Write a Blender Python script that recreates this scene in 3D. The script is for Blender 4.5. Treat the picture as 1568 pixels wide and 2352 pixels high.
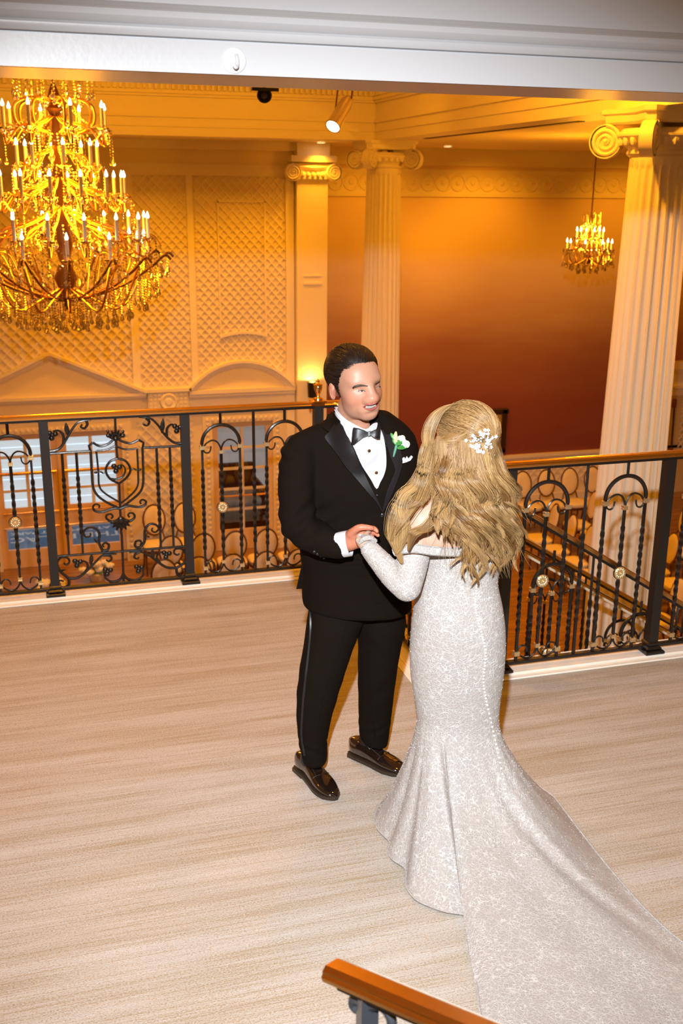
import bpy, bmesh, math, random
import numpy as np
from mathutils import Vector, Matrix, Quaternion
from mathutils.bvhtree import BVHTree
for o in list(bpy.data.objects): bpy.data.objects.remove(o)
scene = bpy.context.scene
COL = scene.collection
random.seed(7); RNG = np.random.default_rng(7)
PI = math.pi

# ------------------------------------------------------------ camera
IMW, IMH, FPX = 1568, 2352, 2410.85
YAW, PITCH, ROLL, CAMZ = .2912, .2998, .0102, 2.354
def _axes():
    cy, sy, cp, sp = math.cos(YAW), math.sin(YAW), math.cos(PITCH), math.sin(PITCH)
    f = Vector((sy*cp, cy*cp, -sp)); r = Vector((cy, -sy, 0)); u = r.cross(f)
    return (r*math.cos(ROLL)+u*math.sin(ROLL), u*math.cos(ROLL)-r*math.sin(ROLL), f)
CR, CU, CF = _axes(); CC = Vector((0, 0, CAMZ))
cam_data = bpy.data.cameras.new('camera'); cam = bpy.data.objects.new('camera', cam_data); COL.objects.link(cam)
cam_data.sensor_fit = 'VERTICAL'; cam_data.sensor_height = 36.0; cam_data.lens = 36.0*FPX/IMH
cam_data.clip_start = .05; cam_data.clip_end = 100
cam_data.dof.use_dof = True; cam_data.dof.focus_distance = 3.7; cam_data.dof.aperture_fstop = 5.0
cam.matrix_world = Matrix(((CR.x, CU.x, -CF.x, CC.x), (CR.y, CU.y, -CF.y, CC.y), (CR.z, CU.z, -CF.z, CC.z), (0, 0, 0, 1)))
scene.camera = cam
def ray(x, y): return CF + CR*((x-IMW/2)/FPX) + CU*((IMH/2-y)/FPX)
def ony(x, y, Y): d = ray(x, y); return CC + d*(Y/d.y)
def onz(x, y, Z): d = ray(x, y); return CC + d*((Z-CAMZ)/d.z)
def px(P):
    d = Vector(P)-CC; z = d.dot(CF); return (IMW/2+FPX*d.dot(CR)/z, IMH/2-FPX*d.dot(CU)/z)

# ------------------------------------------------------------ world, flash, exposure
scene.view_settings.view_transform = 'Standard'; scene.view_settings.look = 'None'
scene.view_settings.gamma = 1; scene.view_settings.use_curve_mapping = False
scene.view_settings.exposure = 0.0
WARM = (1.0, .375, .012)
wd = bpy.data.worlds.new('world'); scene.world = wd; wd.use_nodes = True
wd.node_tree.nodes['Background'].inputs[0].default_value = (1.0, .42, .035, 1)
wd.node_tree.nodes['Background'].inputs[1].default_value = .22
def lamp(name, kind, loc, energy, color, size=.1, aim=None, cone=None, blend=.5):
    d = bpy.data.lights.new(name, kind); d.energy = energy; d.color = color
    if kind in ('POINT', 'SPOT'): d.shadow_soft_size = size
    if kind == 'SPOT': d.spot_size = cone; d.spot_blend = blend
    if kind == 'AREA': d.size = size
    o = bpy.data.objects.new(name, d); COL.objects.link(o); o.location = loc
    if aim is not None: o.rotation_euler = (Vector(aim)-Vector(loc)).to_track_quat('-Z', 'Y').to_euler()
    return o
# the photographer's flash, half a metre above the camera
lamp('flash_light', 'SPOT', (-.1, 0, 2.885), 1500, (.92, .96, 1.0), .035, (1.06, 3.24, .82), math.radians(72), 1.0)
# ------------------------------------------------------------ materials
MATS = {}
def nd(nt, t, **kw):
    n = nt.nodes.new(t)
    for k, v in kw.items(): setattr(n, k, v)
    return n
def mat(name, col=(.8, .8, .8), rough=.5, metal=0., spec=.5, emit=None, es=0., coat=0., sheen=0., bump=None, vary=None, trans=0., alpha=1.):
    if name in MATS: return MATS[name]
    m = bpy.data.materials.new(name); m.use_nodes = True; nt = m.node_tree
    b = nt.nodes['Principled BSDF']
    b.inputs['Base Color'].default_value = (*col, 1); b.inputs['Roughness'].default_value = rough
    b.inputs['Metallic'].default_value = metal; b.inputs['Specular IOR Level'].default_value = spec
    b.inputs['Coat Weight'].default_value = coat; b.inputs['Coat Roughness'].default_value = .05
    b.inputs['Sheen Weight'].default_value = sheen
    b.inputs['Transmission Weight'].default_value = trans; b.inputs['Alpha'].default_value = alpha
    if emit: b.inputs['Emission Color'].default_value = (*emit, 1); b.inputs['Emission Strength'].default_value = es
    if vary:   # (scale, amount): faint noise mottling of the colour
        tc = nd(nt, 'ShaderNodeTexCoord'); nz = nd(nt, 'ShaderNodeTexNoise'); nz.inputs['Scale'].default_value = vary[0]; nz.inputs['Detail'].default_value = 4
        nt.links.new(tc.outputs['Object'], nz.inputs['Vector'])
        mx = nd(nt, 'ShaderNodeMix', data_type='RGBA'); mx.inputs[6].default_value = (*[c*(1-vary[1]) for c in col], 1); mx.inputs[7].default_value = (*[min(1, c*(1+vary[1])) for c in col], 1)
        nt.links.new(nz.outputs['Fac'], mx.inputs[0]); nt.links.new(mx.outputs[2], b.inputs['Base Color'])
    if bump:   # (scale, strength, distance)
        tc = nd(nt, 'ShaderNodeTexCoord'); nz = nd(nt, 'ShaderNodeTexNoise'); nz.inputs['Scale'].default_value = bump[0]; nz.inputs['Detail'].default_value = 3
        nt.links.new(tc.outputs['Object'], nz.inputs['Vector'])
        bp = nd(nt, 'ShaderNodeBump'); bp.inputs['Strength'].default_value = bump[1]; bp.inputs['Distance'].default_value = bump[2] if len(bump) > 2 else .01
        nt.links.new(nz.outputs['Fac'], bp.inputs['Height']); nt.links.new(bp.outputs[0], b.inputs['Normal'])
    MATS[name] = m
    return m
CREAM = mat('cream_paint', (.82, .70, .46), .55, vary=(3, .03))
TRIM = mat('ivory_trim', (.86, .77, .60), .45)
WHITEWALL = mat('pale_grey_satin_paint', (.48, .485, .50), .35, spec=.4, bump=(60, .03))
MARBLE = mat('cream_marble', (.92, .87, .78), .3, vary=(5, .08))
IRON = mat('black_iron', (.012, .010, .009), .28, spec=.6, bump=(90, .25, .002))
IRON_POST = mat('black_powder_coat', (.014, .011, .009), .45, spec=.5)
BRASS = mat('polished_brass', (.95, .60, .22), .2, 1.0, bump=(8, .02))
COLLAR = mat('pale_gold_collar', (.80, .64, .36), .35, .85)
ROSE = mat('champagne_gilt', (.82, .64, .36), .32, .75)
BRONZE = mat('dark_bronze', (.20, .09, .03), .35, .8)
GOLD = mat('gilt_metal', (.62, .34, .10), .32, 1.0)
CANDLE = mat('candle_sleeve', (.78, .74, .64), .4)
FLAME = mat('candle_bulb_glow', (1, .8, .5), .3, emit=(1, .74, .40), es=13)
BLACKP = mat('black_plastic', (.012, .012, .013), .3)
WHITEP = mat('white_plastic', (.58, .585, .60), .3)
SILVERP = mat('aluminium_can', (.62, .54, .42), .35, .6)
WOODF = mat('dark_walnut_frame', (.10, .035, .012), .35)
CHAIRC = mat('cream_upholstery', (.78, .66, .46), .75, vary=(40, .06))
GREEN = mat('leaf_green', (.06, .20, .05), .45)
PETAL = mat('white_petal', (.85, .83, .76), .6)

def crystal():
    m = bpy.data.materials.new('crystal'); m.use_nodes = True; nt = m.node_tree; nt.nodes.clear()
    out = nd(nt, 'ShaderNodeOutputMaterial'); mx = nd(nt, 'ShaderNodeMixShader'); tr = nd(nt, 'ShaderNodeBsdfTransparent'); gl = nd(nt, 'ShaderNodeBsdfGlossy')
    fr = nd(nt, 'ShaderNodeFresnel'); fr.inputs[0].default_value = 1.9
    ad = nd(nt, 'ShaderNodeMath', operation='MULTIPLY_ADD'); ad.inputs[1].default_value = .8; ad.inputs[2].default_value = .28
    tr.inputs[0].default_value = (.97, .93, .86, 1); gl.inputs[1].default_value = .06; gl.inputs[0].default_value = (1, .97, .9, 1)
    nt.links.new(fr.outputs[0], ad.inputs[0]); nt.links.new(ad.outputs[0], mx.inputs[0])
    nt.links.new(tr.outputs[0], mx.inputs[1]); nt.links.new(gl.outputs[0], mx.inputs[2]); nt.links.new(mx.outputs[0], out.inputs[0])
    return m
CRYSTAL = crystal()
def glass():
    m = bpy.data.materials.new('window_glass'); m.use_nodes = True; nt = m.node_tree; nt.nodes.clear()
    out = nd(nt, 'ShaderNodeOutputMaterial'); mx = nd(nt, 'ShaderNodeMixShader'); tr = nd(nt, 'ShaderNodeBsdfTransparent'); gl = nd(nt, 'ShaderNodeBsdfGlossy')
    mx.inputs[0].default_value = .06; gl.inputs[1].default_value = .03
    nt.links.new(tr.outputs[0], mx.inputs[1]); nt.links.new(gl.outputs[0], mx.inputs[2]); nt.links.new(mx.outputs[0], out.inputs[0])
    return m
GLASS = glass()
def carpet():
    m = bpy.data.materials.new('striated_carpet'); m.use_nodes = True; nt = m.node_tree; b = nt.nodes['Principled BSDF']
    tc = nd(nt, 'ShaderNodeTexCoord'); L = nt.links
    def noise(sc, rot=0, det=4, scale=1):
        mp = nd(nt, 'ShaderNodeMapping'); mp.inputs['Scale'].default_value = sc; mp.inputs['Rotation'].default_value = (0, 0, rot)
        L.new(tc.outputs['Object'], mp.inputs[0]); n = nd(nt, 'ShaderNodeTexNoise'); n.inputs['Scale'].default_value = scale; n.inputs['Detail'].default_value = det
        L.new(mp.outputs[0], n.inputs['Vector']); return n
    a = noise((2.6, 150, 1), 0, 4); c = noise((.8, 12, 1), 0, 4); g = noise((150, 260, 1), 0, 2); e = noise((.5, 3.5, 1), 0, 2)
    r1 = nd(nt, 'ShaderNodeValToRGB'); r1.color_ramp.elements[0].position = .41; r1.color_ramp.elements[1].position = .575
    r1.color_ramp.elements[0].color = (.335, .265, .17, 1); r1.color_ramp.elements[1].color = (.53, .515, .50, 1)
    ad = nd(nt, 'ShaderNodeMath', operation='MULTIPLY_ADD'); ad.inputs[1].default_value = .33
    ad2 = nd(nt, 'ShaderNodeMath', operation='MULTIPLY_ADD'); ad2.inputs[1].default_value = .24
    ad3 = nd(nt, 'ShaderNodeMath', operation='MULTIPLY'); ad3.inputs[1].default_value = .43
    L.new(g.outputs['Fac'], ad3.inputs[0]); L.new(c.outputs['Fac'], ad2.inputs[0]); L.new(ad3.outputs[0], ad2.inputs[2])
    L.new(a.outputs['Fac'], ad.inputs[0]); L.new(ad2.outputs[0], ad.inputs[2]); L.new(ad.outputs[0], r1.inputs[0])
    # fibre flecks, ochre
    r2 = nd(nt, 'ShaderNodeValToRGB'); r2.color_ramp.elements[0].position = .54; r2.color_ramp.elements[1].position = .66
    L.new(g.outputs['Fac'], r2.inputs[0])
    r3 = nd(nt, 'ShaderNodeValToRGB'); r3.color_ramp.elements[0].position = .47; r3.color_ramp.elements[1].position = .60; L.new(a.outputs['Fac'], r3.inputs[0])
    ml = nd(nt, 'ShaderNodeMath', operation='MULTIPLY'); L.new(r2.outputs[0], ml.inputs[0]); L.new(r3.outputs[0], ml.inputs[1])
    mx = nd(nt, 'ShaderNodeMix', data_type='RGBA'); L.new(ml.outputs[0], mx.inputs[0]); L.new(r1.outputs[0], mx.inputs[6]); mx.inputs[7].default_value = (.37, .22, .075, 1)
    L.new(mx.outputs[2], b.inputs['Base Color']); b.inputs['Roughness'].default_value = .95; b.inputs['Specular IOR Level'].default_value = .1
    bp = nd(nt, 'ShaderNodeBump'); bp.inputs['Strength'].default_value = .5; bp.inputs['Distance'].default_value = .004
    L.new(g.outputs['Fac'], bp.inputs['Height']); L.new(bp.outputs[0], b.inputs['Normal'])
    return m
CARPET = carpet()
def mural():   # a painted sky: gold at the top, russet towards the dado
    m = bpy.data.materials.new('painted_sky_mural'); m.use_nodes = True; nt = m.node_tree; b = nt.nodes['Principled BSDF']; L = nt.links
    tc = nd(nt, 'ShaderNodeTexCoord'); sx = nd(nt, 'ShaderNodeSeparateXYZ'); L.new(tc.outputs['Object'], sx.inputs[0])
    nz = nd(nt, 'ShaderNodeTexNoise'); nz.inputs['Scale'].default_value = .55; nz.inputs['Detail'].default_value = 5
    mp = nd(nt, 'ShaderNodeMapping'); mp.inputs['Scale'].default_value = (.55, 1, 2.2); L.new(tc.outputs['Object'], mp.inputs[0]); L.new(mp.outputs[0], nz.inputs['Vector'])
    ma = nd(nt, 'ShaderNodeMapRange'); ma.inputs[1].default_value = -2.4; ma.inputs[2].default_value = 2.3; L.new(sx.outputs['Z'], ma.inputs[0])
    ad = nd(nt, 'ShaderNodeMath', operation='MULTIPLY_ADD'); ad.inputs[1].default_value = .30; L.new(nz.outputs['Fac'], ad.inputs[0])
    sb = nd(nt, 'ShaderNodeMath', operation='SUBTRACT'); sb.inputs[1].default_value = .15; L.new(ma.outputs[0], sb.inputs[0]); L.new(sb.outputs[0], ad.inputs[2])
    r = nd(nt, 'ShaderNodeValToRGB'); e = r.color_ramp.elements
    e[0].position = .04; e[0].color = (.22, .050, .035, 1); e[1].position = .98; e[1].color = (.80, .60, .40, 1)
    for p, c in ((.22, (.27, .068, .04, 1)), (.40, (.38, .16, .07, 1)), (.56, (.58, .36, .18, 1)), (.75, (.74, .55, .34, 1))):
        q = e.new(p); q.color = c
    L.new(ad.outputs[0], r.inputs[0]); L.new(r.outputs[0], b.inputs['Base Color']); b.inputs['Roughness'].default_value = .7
    return m
MURAL = mural()
def woodfloor():
    m = bpy.data.materials.new('hall_parquet'); m.use_nodes = True; nt = m.node_tree; b = nt.nodes['Principled BSDF']; L = nt.links
    tc = nd(nt, 'ShaderNodeTexCoord'); mp = nd(nt, 'ShaderNodeMapping'); mp.inputs['Scale'].default_value = (1, 14, 1); L.new(tc.outputs['Object'], mp.inputs[0])
    n = nd(nt, 'ShaderNodeTexNoise'); n.inputs['Scale'].default_value = 2; n.inputs['Detail'].default_value = 4; L.new(mp.outputs[0], n.inputs['Vector'])
    r = nd(nt, 'ShaderNodeValToRGB'); r.color_ramp.elements[0].color = (.16, .075, .03, 1); r.color_ramp.elements[1].color = (.42, .23, .10, 1); r.color_ramp.elements[0].position = .3; r.color_ramp.elements[1].position = .7
    L.new(n.outputs['Fac'], r.inputs[0]); L.new(r.outputs[0], b.inputs['Base Color']); b.inputs['Roughness'].default_value = .35
    return m
WOODFLOOR = woodfloor()

# ------------------------------------------------------------ mesh helpers
class MB:
    def __init__(s): s.v = []; s.f = []
    def add(s, verts, faces):
        k = len(s.v); s.v.extend([tuple(p) for p in verts]); s.f.extend([tuple(i+k for i in q) for q in faces]); return s
    def box(s, a, b):
        x0, y0, z0 = a; x1, y1, z1 = b
        return s.add([(x0,y0,z0),(x1,y0,z0),(x1,y1,z0),(x0,y1,z0),(x0,y0,z1),(x1,y0,z1),(x1,y1,z1),(x0,y1,z1)],
                     [(3,2,1,0),(4,5,6,7),(0,1,5,4),(1,2,6,5),(2,3,7,6),(3,0,4,7)])
    def bev(s, a, b, r):   # box with chamfered vertical + horizontal edges
        x0,y0,z0=a; x1,y1,z1=b
        def ring(i, z): return [(x0+i+r*0,y0+i,z),(x1-i,y0+i,z),(x1-i,y1-i,z),(x0+i,y1-i,z)]
        return s.loft([ring(r,z0),ring(0,z0+r),ring(0,z1-r),ring(r,z1)], caps=True)
    def loft(s, rings, caps=True, closed=True):
        n = len(rings[0]); V = [p for r in rings for p in r]; F = []
        for i in range(len(rings)-1):
            for j in range(n if closed else n-1):
                k = (j+1) % n; F.append((i*n+j, i*n+k, (i+1)*n+k, (i+1)*n+j))
        if caps: F.append(tuple(range(n-1, -1, -1))); F.append(tuple((len(rings)-1)*n+j for j in range(n)))
        return s.add(V, F)
    def tube(s, path, rad, sides=6, caps=True, flat=None):
        P = [Vector(p) for p in path]; rings = []
        if not callable(rad) and not isinstance(rad, (list, tuple)): rr = [rad]*len(P)
        elif callable(rad): rr = [rad(i/(len(P)-1)) for i in range(len(P))]
        else: rr = rad
        t0 = (P[1]-P[0]).normalized(); ref = Vector((0,0,1)) if abs(t0.z) < .9 else Vector((0,1,0))
        nrm = (ref-t0*ref.dot(t0)).normalized()
        for i, p in enumerate(P):
            a = P[max(i-1,0)]; b = P[min(i+1,len(P)-1)]; t = (b-a)
            t = t.normalized() if t.length > 1e-9 else t0
            nrm = nrm-t*nrm.dot(t)
            if nrm.length < 1e-6: nrm = t.orthogonal()
            nrm.normalize(); bn = t.cross(nrm)
            fl = flat or (1, 1)
            rings.append([p+nrm*(math.cos(2*PI*k/sides)*rr[i]*fl[0])+bn*(math.sin(2*PI*k/sides)*rr[i]*fl[1]) for k in range(sides)])
        return s.loft(rings, caps)
    def lathe(s, prof, c=(0,0,0), n=24, caps=True):
        cx, cy, cz = c
        return s.loft([[(cx+r*math.cos(2*PI*k/n), cy+r*math.sin(2*PI*k/n), cz+z) for k in range(n)] for r, z in prof], caps)
    def ball(s, c, r, n=8, m=6):
        rx, ry, rz = (r, r, r) if not isinstance(r, (tuple, list)) else r
        R = [[(c[0]+rx*math.sin(PI*i/m)*math.cos(2*PI*k/n), c[1]+ry*math.sin(PI*i/m)*math.sin(2*PI*k/n), c[2]-rz*math.cos(PI*i/m)) for k in range(n)] for i in range(1, m)]
        k0 = len(s.v); s.loft(R, False); kt = len(s.v); s.v += [(c[0],c[1],c[2]-rz),(c[0],c[1],c[2]+rz)]
        for k in range(n):
            q = (k+1) % n; s.f.append((kt, k0+q, k0+k)); s.f.append((kt+1, k0+(m-2)*n+k, k0+(m-2)*n+q))
        return s
    def octa(s, c, r, h):
        x,y,z = c
        return s.add([(x+r,y,z),(x,y+r,z),(x-r,y,z),(x,y-r,z),(x,y,z+h),(x,y,z-h)], [(0,1,4),(1,2,4),(2,3,4),(3,0,4),(1,0,5),(2,1,5),(3,2,5),(0,3,5)])
    def prism(s, poly, y0, y1):   # polygon in (x, z) extruded in y
        n = len(poly); return s.add([(x,y0,z) for x,z in poly]+[(x,y1,z) for x,z in poly],
            [tuple(range(n)), tuple(range(2*n-1,n-1,-1))]+[(i, i+n, (i+1)%n+n, (i+1)%n) for i in range(n)])
    def mesh(s, name, m=None, smooth=True, angle=35):
        me = bpy.data.meshes.new(name); me.from_pydata(s.v, [], s.f); me.update()
        if m: me.materials.append(m)
        bm = bmesh.new(); bm.from_mesh(me); bmesh.ops.recalc_face_normals(bm, faces=bm.faces); bm.to_mesh(me); bm.free()
        if smooth:
            me.polygons.foreach_set('use_smooth', [True]*len(me.polygons))
            if angle and angle < 170:
                try: me.set_sharp_from_angle(angle=math.radians(angle))
                except Exception: pass
        return me
    def build(s, name, m, parent=None, smooth=True, angle=35):
        return link(name, s.mesh(name, m, smooth, angle), parent)
def wpos(o):
    v = Vector((0,0,0))
    while o is not None: v += o.location; o = o.parent
    return v
def link(name, me, parent=None, world=True):
    """mesh given in world coordinates; a parent shifts it into the parent's frame"""
    o = bpy.data.objects.new(name, me); COL.objects.link(o)
    if parent is not None:
        o.parent = parent
        if world: o.location = -wpos(parent)
    return o
def inst(name, me, parent, M):     # shared mesh placed by a matrix in the parent's frame
    o = bpy.data.objects.new(name, me); COL.objects.link(o); o.parent = parent; o.matrix_basis = M; return o
def tag(o, label=None, cat=None, group=None, kind=None):
    if label: o['label'] = label
    if cat: o['category'] = cat
    if group: o['group'] = group
    if kind: o['kind'] = kind
    return o
def thing(name, label, cat, loc=(0,0,0), group=None):
    o = bpy.data.objects.new(name, None); COL.objects.link(o); o.location = loc; o.empty_display_size = .1
    return tag(o, label, cat, group)
def struct(name, mb, m, parent=None, smooth=False):
    o = mb.build(name, m, parent, smooth)
    if parent is None: o['kind'] = 'structure'
    return o
def copy_tree(o, parent=None):
    c = o.copy(); COL.objects.link(c)
    if parent is not None: c.parent = parent
    for ch in [q for q in bpy.data.objects if q.parent == o]: copy_tree(ch, c)
    return c
def catmull(pts, n=6, closed=False):
    P = [Vector(p) for p in pts]; out = []; L = len(P)
    if L < 3: return P
    rng = range(L) if closed else range(L-1)
    for i in rng:
        p0 = P[(i-1) % L] if closed else P[max(i-1,0)]; p1 = P[i]; p2 = P[(i+1) % L]; p3 = P[(i+2) % L] if closed else P[min(i+2, L-1)]
        for k in range(n):
            t = k/n; out.append(.5*((2*p1)+(p2-p0)*t+(2*p0-5*p1+4*p2-p3)*t*t+(3*p1-p0-3*p2+p3)*t**3))
    if not closed: out.append(P[-1])
    return out
ORD = ['first','second','third','fourth','fifth','sixth','seventh','eighth','ninth','tenth','eleventh','twelfth']
# ------------------------------------------------------------ the setting
YL, YR, XC = 6.066, 4.419, 1.80      # planes of the far railing, the near railing and the return between them
HF = -3.33                           # hall floor
YW, YM = 16.0, 17.3                  # panelled wall, mural wall
CX = 4.74                            # colonnade axis
fl = MB().box((-4, -2.5, -.30), (XC-.02, YL+.10, 0)).box((XC-.02, -2.5, -.30), (7.0, YR+.10, 0))
struct('floor', fl, CARPET)
hfl = MB().box((-6, 2.5, HF-.1), (14.5, YM+.2, HF)); struct('floor_hall', hfl, WOODFLOOR)
# marble curb in two steps under the railings
def curb(name, x0, x1, y0, y1, front):
    m = MB(); m.bev((x0, y0, .0005), (x1, y1, .010), .004)
    if front == 'y': m.bev((x0, y0+.035, .010), (x1, y1-.002, .022), .005)
    else: m.bev((x0+.035, y0, .010), (x1-.002, y1, .022), .005)
    return struct(name, m, MARBLE)
curb('trim_1', -4, XC+.10, YL-.09, YL+.12, 'y')
curb('trim_2', XC+.10, 7, YR-.085, YR+.12, 'y')
curb('trim_3', XC-.10, XC+.10, YR-.085, YL-.09, 'x')
# header over the landing
hd = MB(); hd.box((-3, 2.785, 2.618), (6.5, 3.07, 4.2))
w = struct('wall_header', hd, WHITEWALL)
m = MB(); x0, x1 = -3, 6.5
prof = [(2.785,2.6185),(2.768,2.6185),(2.768,2.692),(2.778,2.693),(2.778,2.696),(2.764,2.698),(2.758,2.706),(2.758,2.716),(2.764,2.722),(2.756,2.726),(2.748,2.738),(2.750,2.752),(2.760,2.760),(2.772,2.764),(2.778,2.772),(2.785,2.774)]
m.loft([[(x, y, z) for y, z in prof] for x in (x0, x1)], caps=True)
o = m.build('moulding', WHITEWALL, w, True, 40)

# panelled wall and the alcove with the mural
DOORS = [(-.62, 1.26, -1.20), (2.66, 3.63, -1.18)]    # openings: x0, x1, top
m = MB()
xs = [-6, DOORS[0][0], DOORS[0][1], DOORS[1][0], DOORS[1][1], 4.5]
for i in range(5):
    if i in (1, 3): m.box((xs[i], YW, DOORS[i//2][2]), (xs[i+1], YW+.2, 4.2))
    else: m.box((xs[i], YW, HF), (xs[i+1], YW+.2, 4.2))
struct('wall_back', m, CREAM)
struct('wall_return', MB().box((4.38, YW+.2, HF), (4.5, YM, 3.0)), CREAM)
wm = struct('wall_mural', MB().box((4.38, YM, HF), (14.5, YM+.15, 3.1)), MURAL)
struct('wall_left', MB().box((-6.15, 3.07, HF), (-6, YW, 4.2)), CREAM)
struct('wall_right', MB().box((14.5, 4.6, HF), (14.65, YM, 3.1)), CREAM)
struct('ceiling_hall', MB().box((-6, 3.07, 4.0), (4.42, 13.9, 4.1)), CREAM)
struct('ceiling_aisle', MB().box((4.95, 4.6, 2.985), (14.5, YM, 3.1)), CREAM)
struct('ceiling_ambulatory', MB().box((-6, 14.25, 2.985), (4.95, YM, 3.1)), CREAM)
# entablature carried by the columns: stacked fasciae, dentils and cornice
def entab(name, along, a0, a1, c, face):
    """beam along x (at y=c) or along y (at x=c); face = -1: mouldings step out towards -normal"""
    par = None
    layers = [(-.20, .26, 2.945, 3.05), (-.215, .26, 3.05, 3.075), (-.20, .26, 3.075, 3.16), (-.225, .26, 3.16, 3.20), (-.195, .24, 3.20, 3.40), (-.23, .24, 3.40, 3.43), (-.26, .24, 3.43, 3.47), (-.23, .24, 3.47, 3.56),
              (-.31, .24, 3.56, 3.60), (-.38, .24, 3.60, 3.66), (-.42, .24, 3.66, 3.72), (-.36, .24, 3.72, 4.0)]
    first = None
    for i, (o0, o1, z0, z1) in enumerate(layers):
        ext = (-o0-.20)
        b0, b1 = c+o0, c+o1
        m = MB()
        if along == 'x': m.box((a0, b0, z0), (a1, b1, z1))
        else: m.box((b0, a0, z0), (b1, a1, z1))
        if first is None: first = struct(name, m, TRIM)
        else: m.build('moulding', TRIM, first, False)
    d = MB(); p = a0
    while p < a1:
        if along == 'x': d.box((p, c-.275, 3.475), (p+.035, c-.23, 3.555))
        else: d.box((c-.275, p, 3.475), (c-.23, p+.035, 3.555))
        p += .07
    tag(d.build('dentil', TRIM, first, False), kind='stuff')
entab('trim_4', 'x', -6, 4.95, 14.0, -1)
entab('trim_5', 'y', 4.6, 13.78, CX, -1)
# slot diffuser and edge bead along the aisle side of the beam
m = MB().box((4.87, 9.0, 2.938), (4.94, 12.9, 2.9448)); o = m.build('slot_diffuser', mat('dark_grille', (.05, .02, .01), .6), None, False)
tag(o, 'long dark slot air diffuser in the soffit of the beam between the columns', 'vent')

# cornice and guilloche frieze on the mural wall, dado with fine trellis
struct('trim_6', MB().box((4.5, YM-.10, 2.80), (14.5, YM, 2.985)).box((4.5, YM-.06, 2.72), (14.5, YM, 2.80)).box((4.5, YM-.03, 2.60), (14.5, YM, 2.66)), CREAM)
fz = struct('trim_7', MB().box((4.5, YM-.035, 2.22), (14.5, YM, 2.29)).box((4.5, YM-.015, 2.29), (14.5, YM, 2.60)), CREAM)
ring = MB(); n = 20
ring.loft([[( (.125+.018*math.cos(2*PI*k/6))*math.cos(2*PI*i/n), -.012*math.sin(2*PI*k/6)-.004, (.125+.018*math.cos(2*PI*k/6))*math.sin(2*PI*i/n)) for k in range(6)] for i in range(n+1)], False)
ring.ball((0, -.004, 0), (.045, .015, .045), 8, 4)
rme = ring.mesh('guilloche_ring', CREAM)
x = 4.75
while x < 12.6: inst('guilloche_ring', rme, fz, Matrix.Translation((x, YM-.018, 2.445))); x += .27
dd = struct('trim_8', MB().box((4.5, YM-.07, -2.43), (14.5, YM, -2.37)).box((4.5, YM-.045, -2.46), (14.5, YM, -2.43)).box((4.5, YM-.02, HF), (14.5, YM, -2.46)), TRIM)
struct('baseboard_mural', MB().box((4.5, YM-.04, HF), (14.5, YM-.02, HF+.16)), TRIM)

# pieces of the panelled wall ------------------------------------------------
UNIT = MB().box((-.5, -.5, -.5), (.5, .5, .5)).mesh('slat', TRIM, False)
def lattice(name, label, poly, pitch, y, wd=.022, dp=.016, ang=(47, 133), group='trellis panels on the panelled wall'):
    """diagonal slats clipped to a convex polygon in (x, z); each slat is a part"""
    cx = sum(p[0] for p in poly)/len(poly); cz = sum(p[1] for p in poly)/len(poly)
    t = thing(name, label, 'trellis', (cx, y, min(p[1] for p in poly)), None)
    base = wpos(t)
    for li, a in enumerate(ang):
        d = Vector((math.cos(math.radians(a)), math.sin(math.radians(a)))); nrm = Vector((-d.y, d.x))
        pr = [Vector(p).dot(nrm) for p in poly]; s = math.ceil(min(pr)/pitch)*pitch
        while s < max(pr):
            ts = []
            for i in range(len(poly)):
                p, q = Vector(poly[i]), Vector(poly[(i+1) % len(poly)]); a0, a1 = p.dot(nrm)-s, q.dot(nrm)-s
                if (a0 < 0) != (a1 < 0): k = a0/(a0-a1); ts.append((p+(q-p)*k).dot(d))
            if len(ts) == 2 and abs(ts[1]-ts[0]) > .03:
                mid = nrm*s+d*((ts[0]+ts[1])/2); ln = abs(ts[1]-ts[0])
                M = Matrix.Translation(Vector((mid.x, y-.004*li, mid.y))-base) @ Matrix.Rotation(-math.radians(a), 4, 'Y') @ Matrix.Diagonal((ln, dp, wd, 1))
                inst('slat', UNIT, t, M)
            s += pitch
    return t
LY = YW-.012
lattice('trellis_panel', 'tall trellis panel between two stiles above the gable pediment, right of the large chandelier', [(1.60,-.60),(2.37,-.60),(2.37,2.50),(1.60,2.50)], .095, LY)
lattice('trellis_panel', 'trellis field of the outer frame above the arched pediment left of the pilaster', [(2.50,-.62),(3.86,-.62),(3.86,2.50),(2.50,2.50)], .095, LY)
lattice('trellis_panel', 'wide trellis field behind the large chandelier above the gable pediment', [(-.75,-.66),(1.49,-.66),(1.49,2.50),(-.75,2.50)], .11, LY)
lattice('trellis_panel', 'lower trellis panel between the double doors and the single glazed door', [(1.52,-3.2),(2.36,-3.2),(2.36,-1.0),(1.52,-1.0)], .12, LY)
lattice('trellis_panel', 'low fine trellis band of the dado under the dark mural', [(7.6,-2.98),(11.2,-2.98),(11.2,-2.47),(7.6,-2.47)], .12, YM-.028, .02, .012)
def bars(name, rects, y0, y1, m=TRIM, parent=None):
    b = MB()
    for r in rects: b.box((r[0], y0, r[1]), (r[2], y1, r[3]))
    return struct(name, b, m, parent)
wb = bars('trim_9', [(1.487,-.57,1.60,2.56)], YW-.05, YW)
bars('trim_10', [(2.372,-.60,2.468,2.56)], YW-.05, YW)
bars('trim_11', [(3.86,-3.3,3.985,2.56)], YW-.05, YW)
bars('trim_12', [(-6,2.50,4.0,2.60)], YW-.06, YW); bars('trim_13', [(-6,2.60,4.0,2.66)], YW-.03, YW); bars('trim_14', [(-6,2.86,4.0,2.985)], YW-.08, YW)
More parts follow.
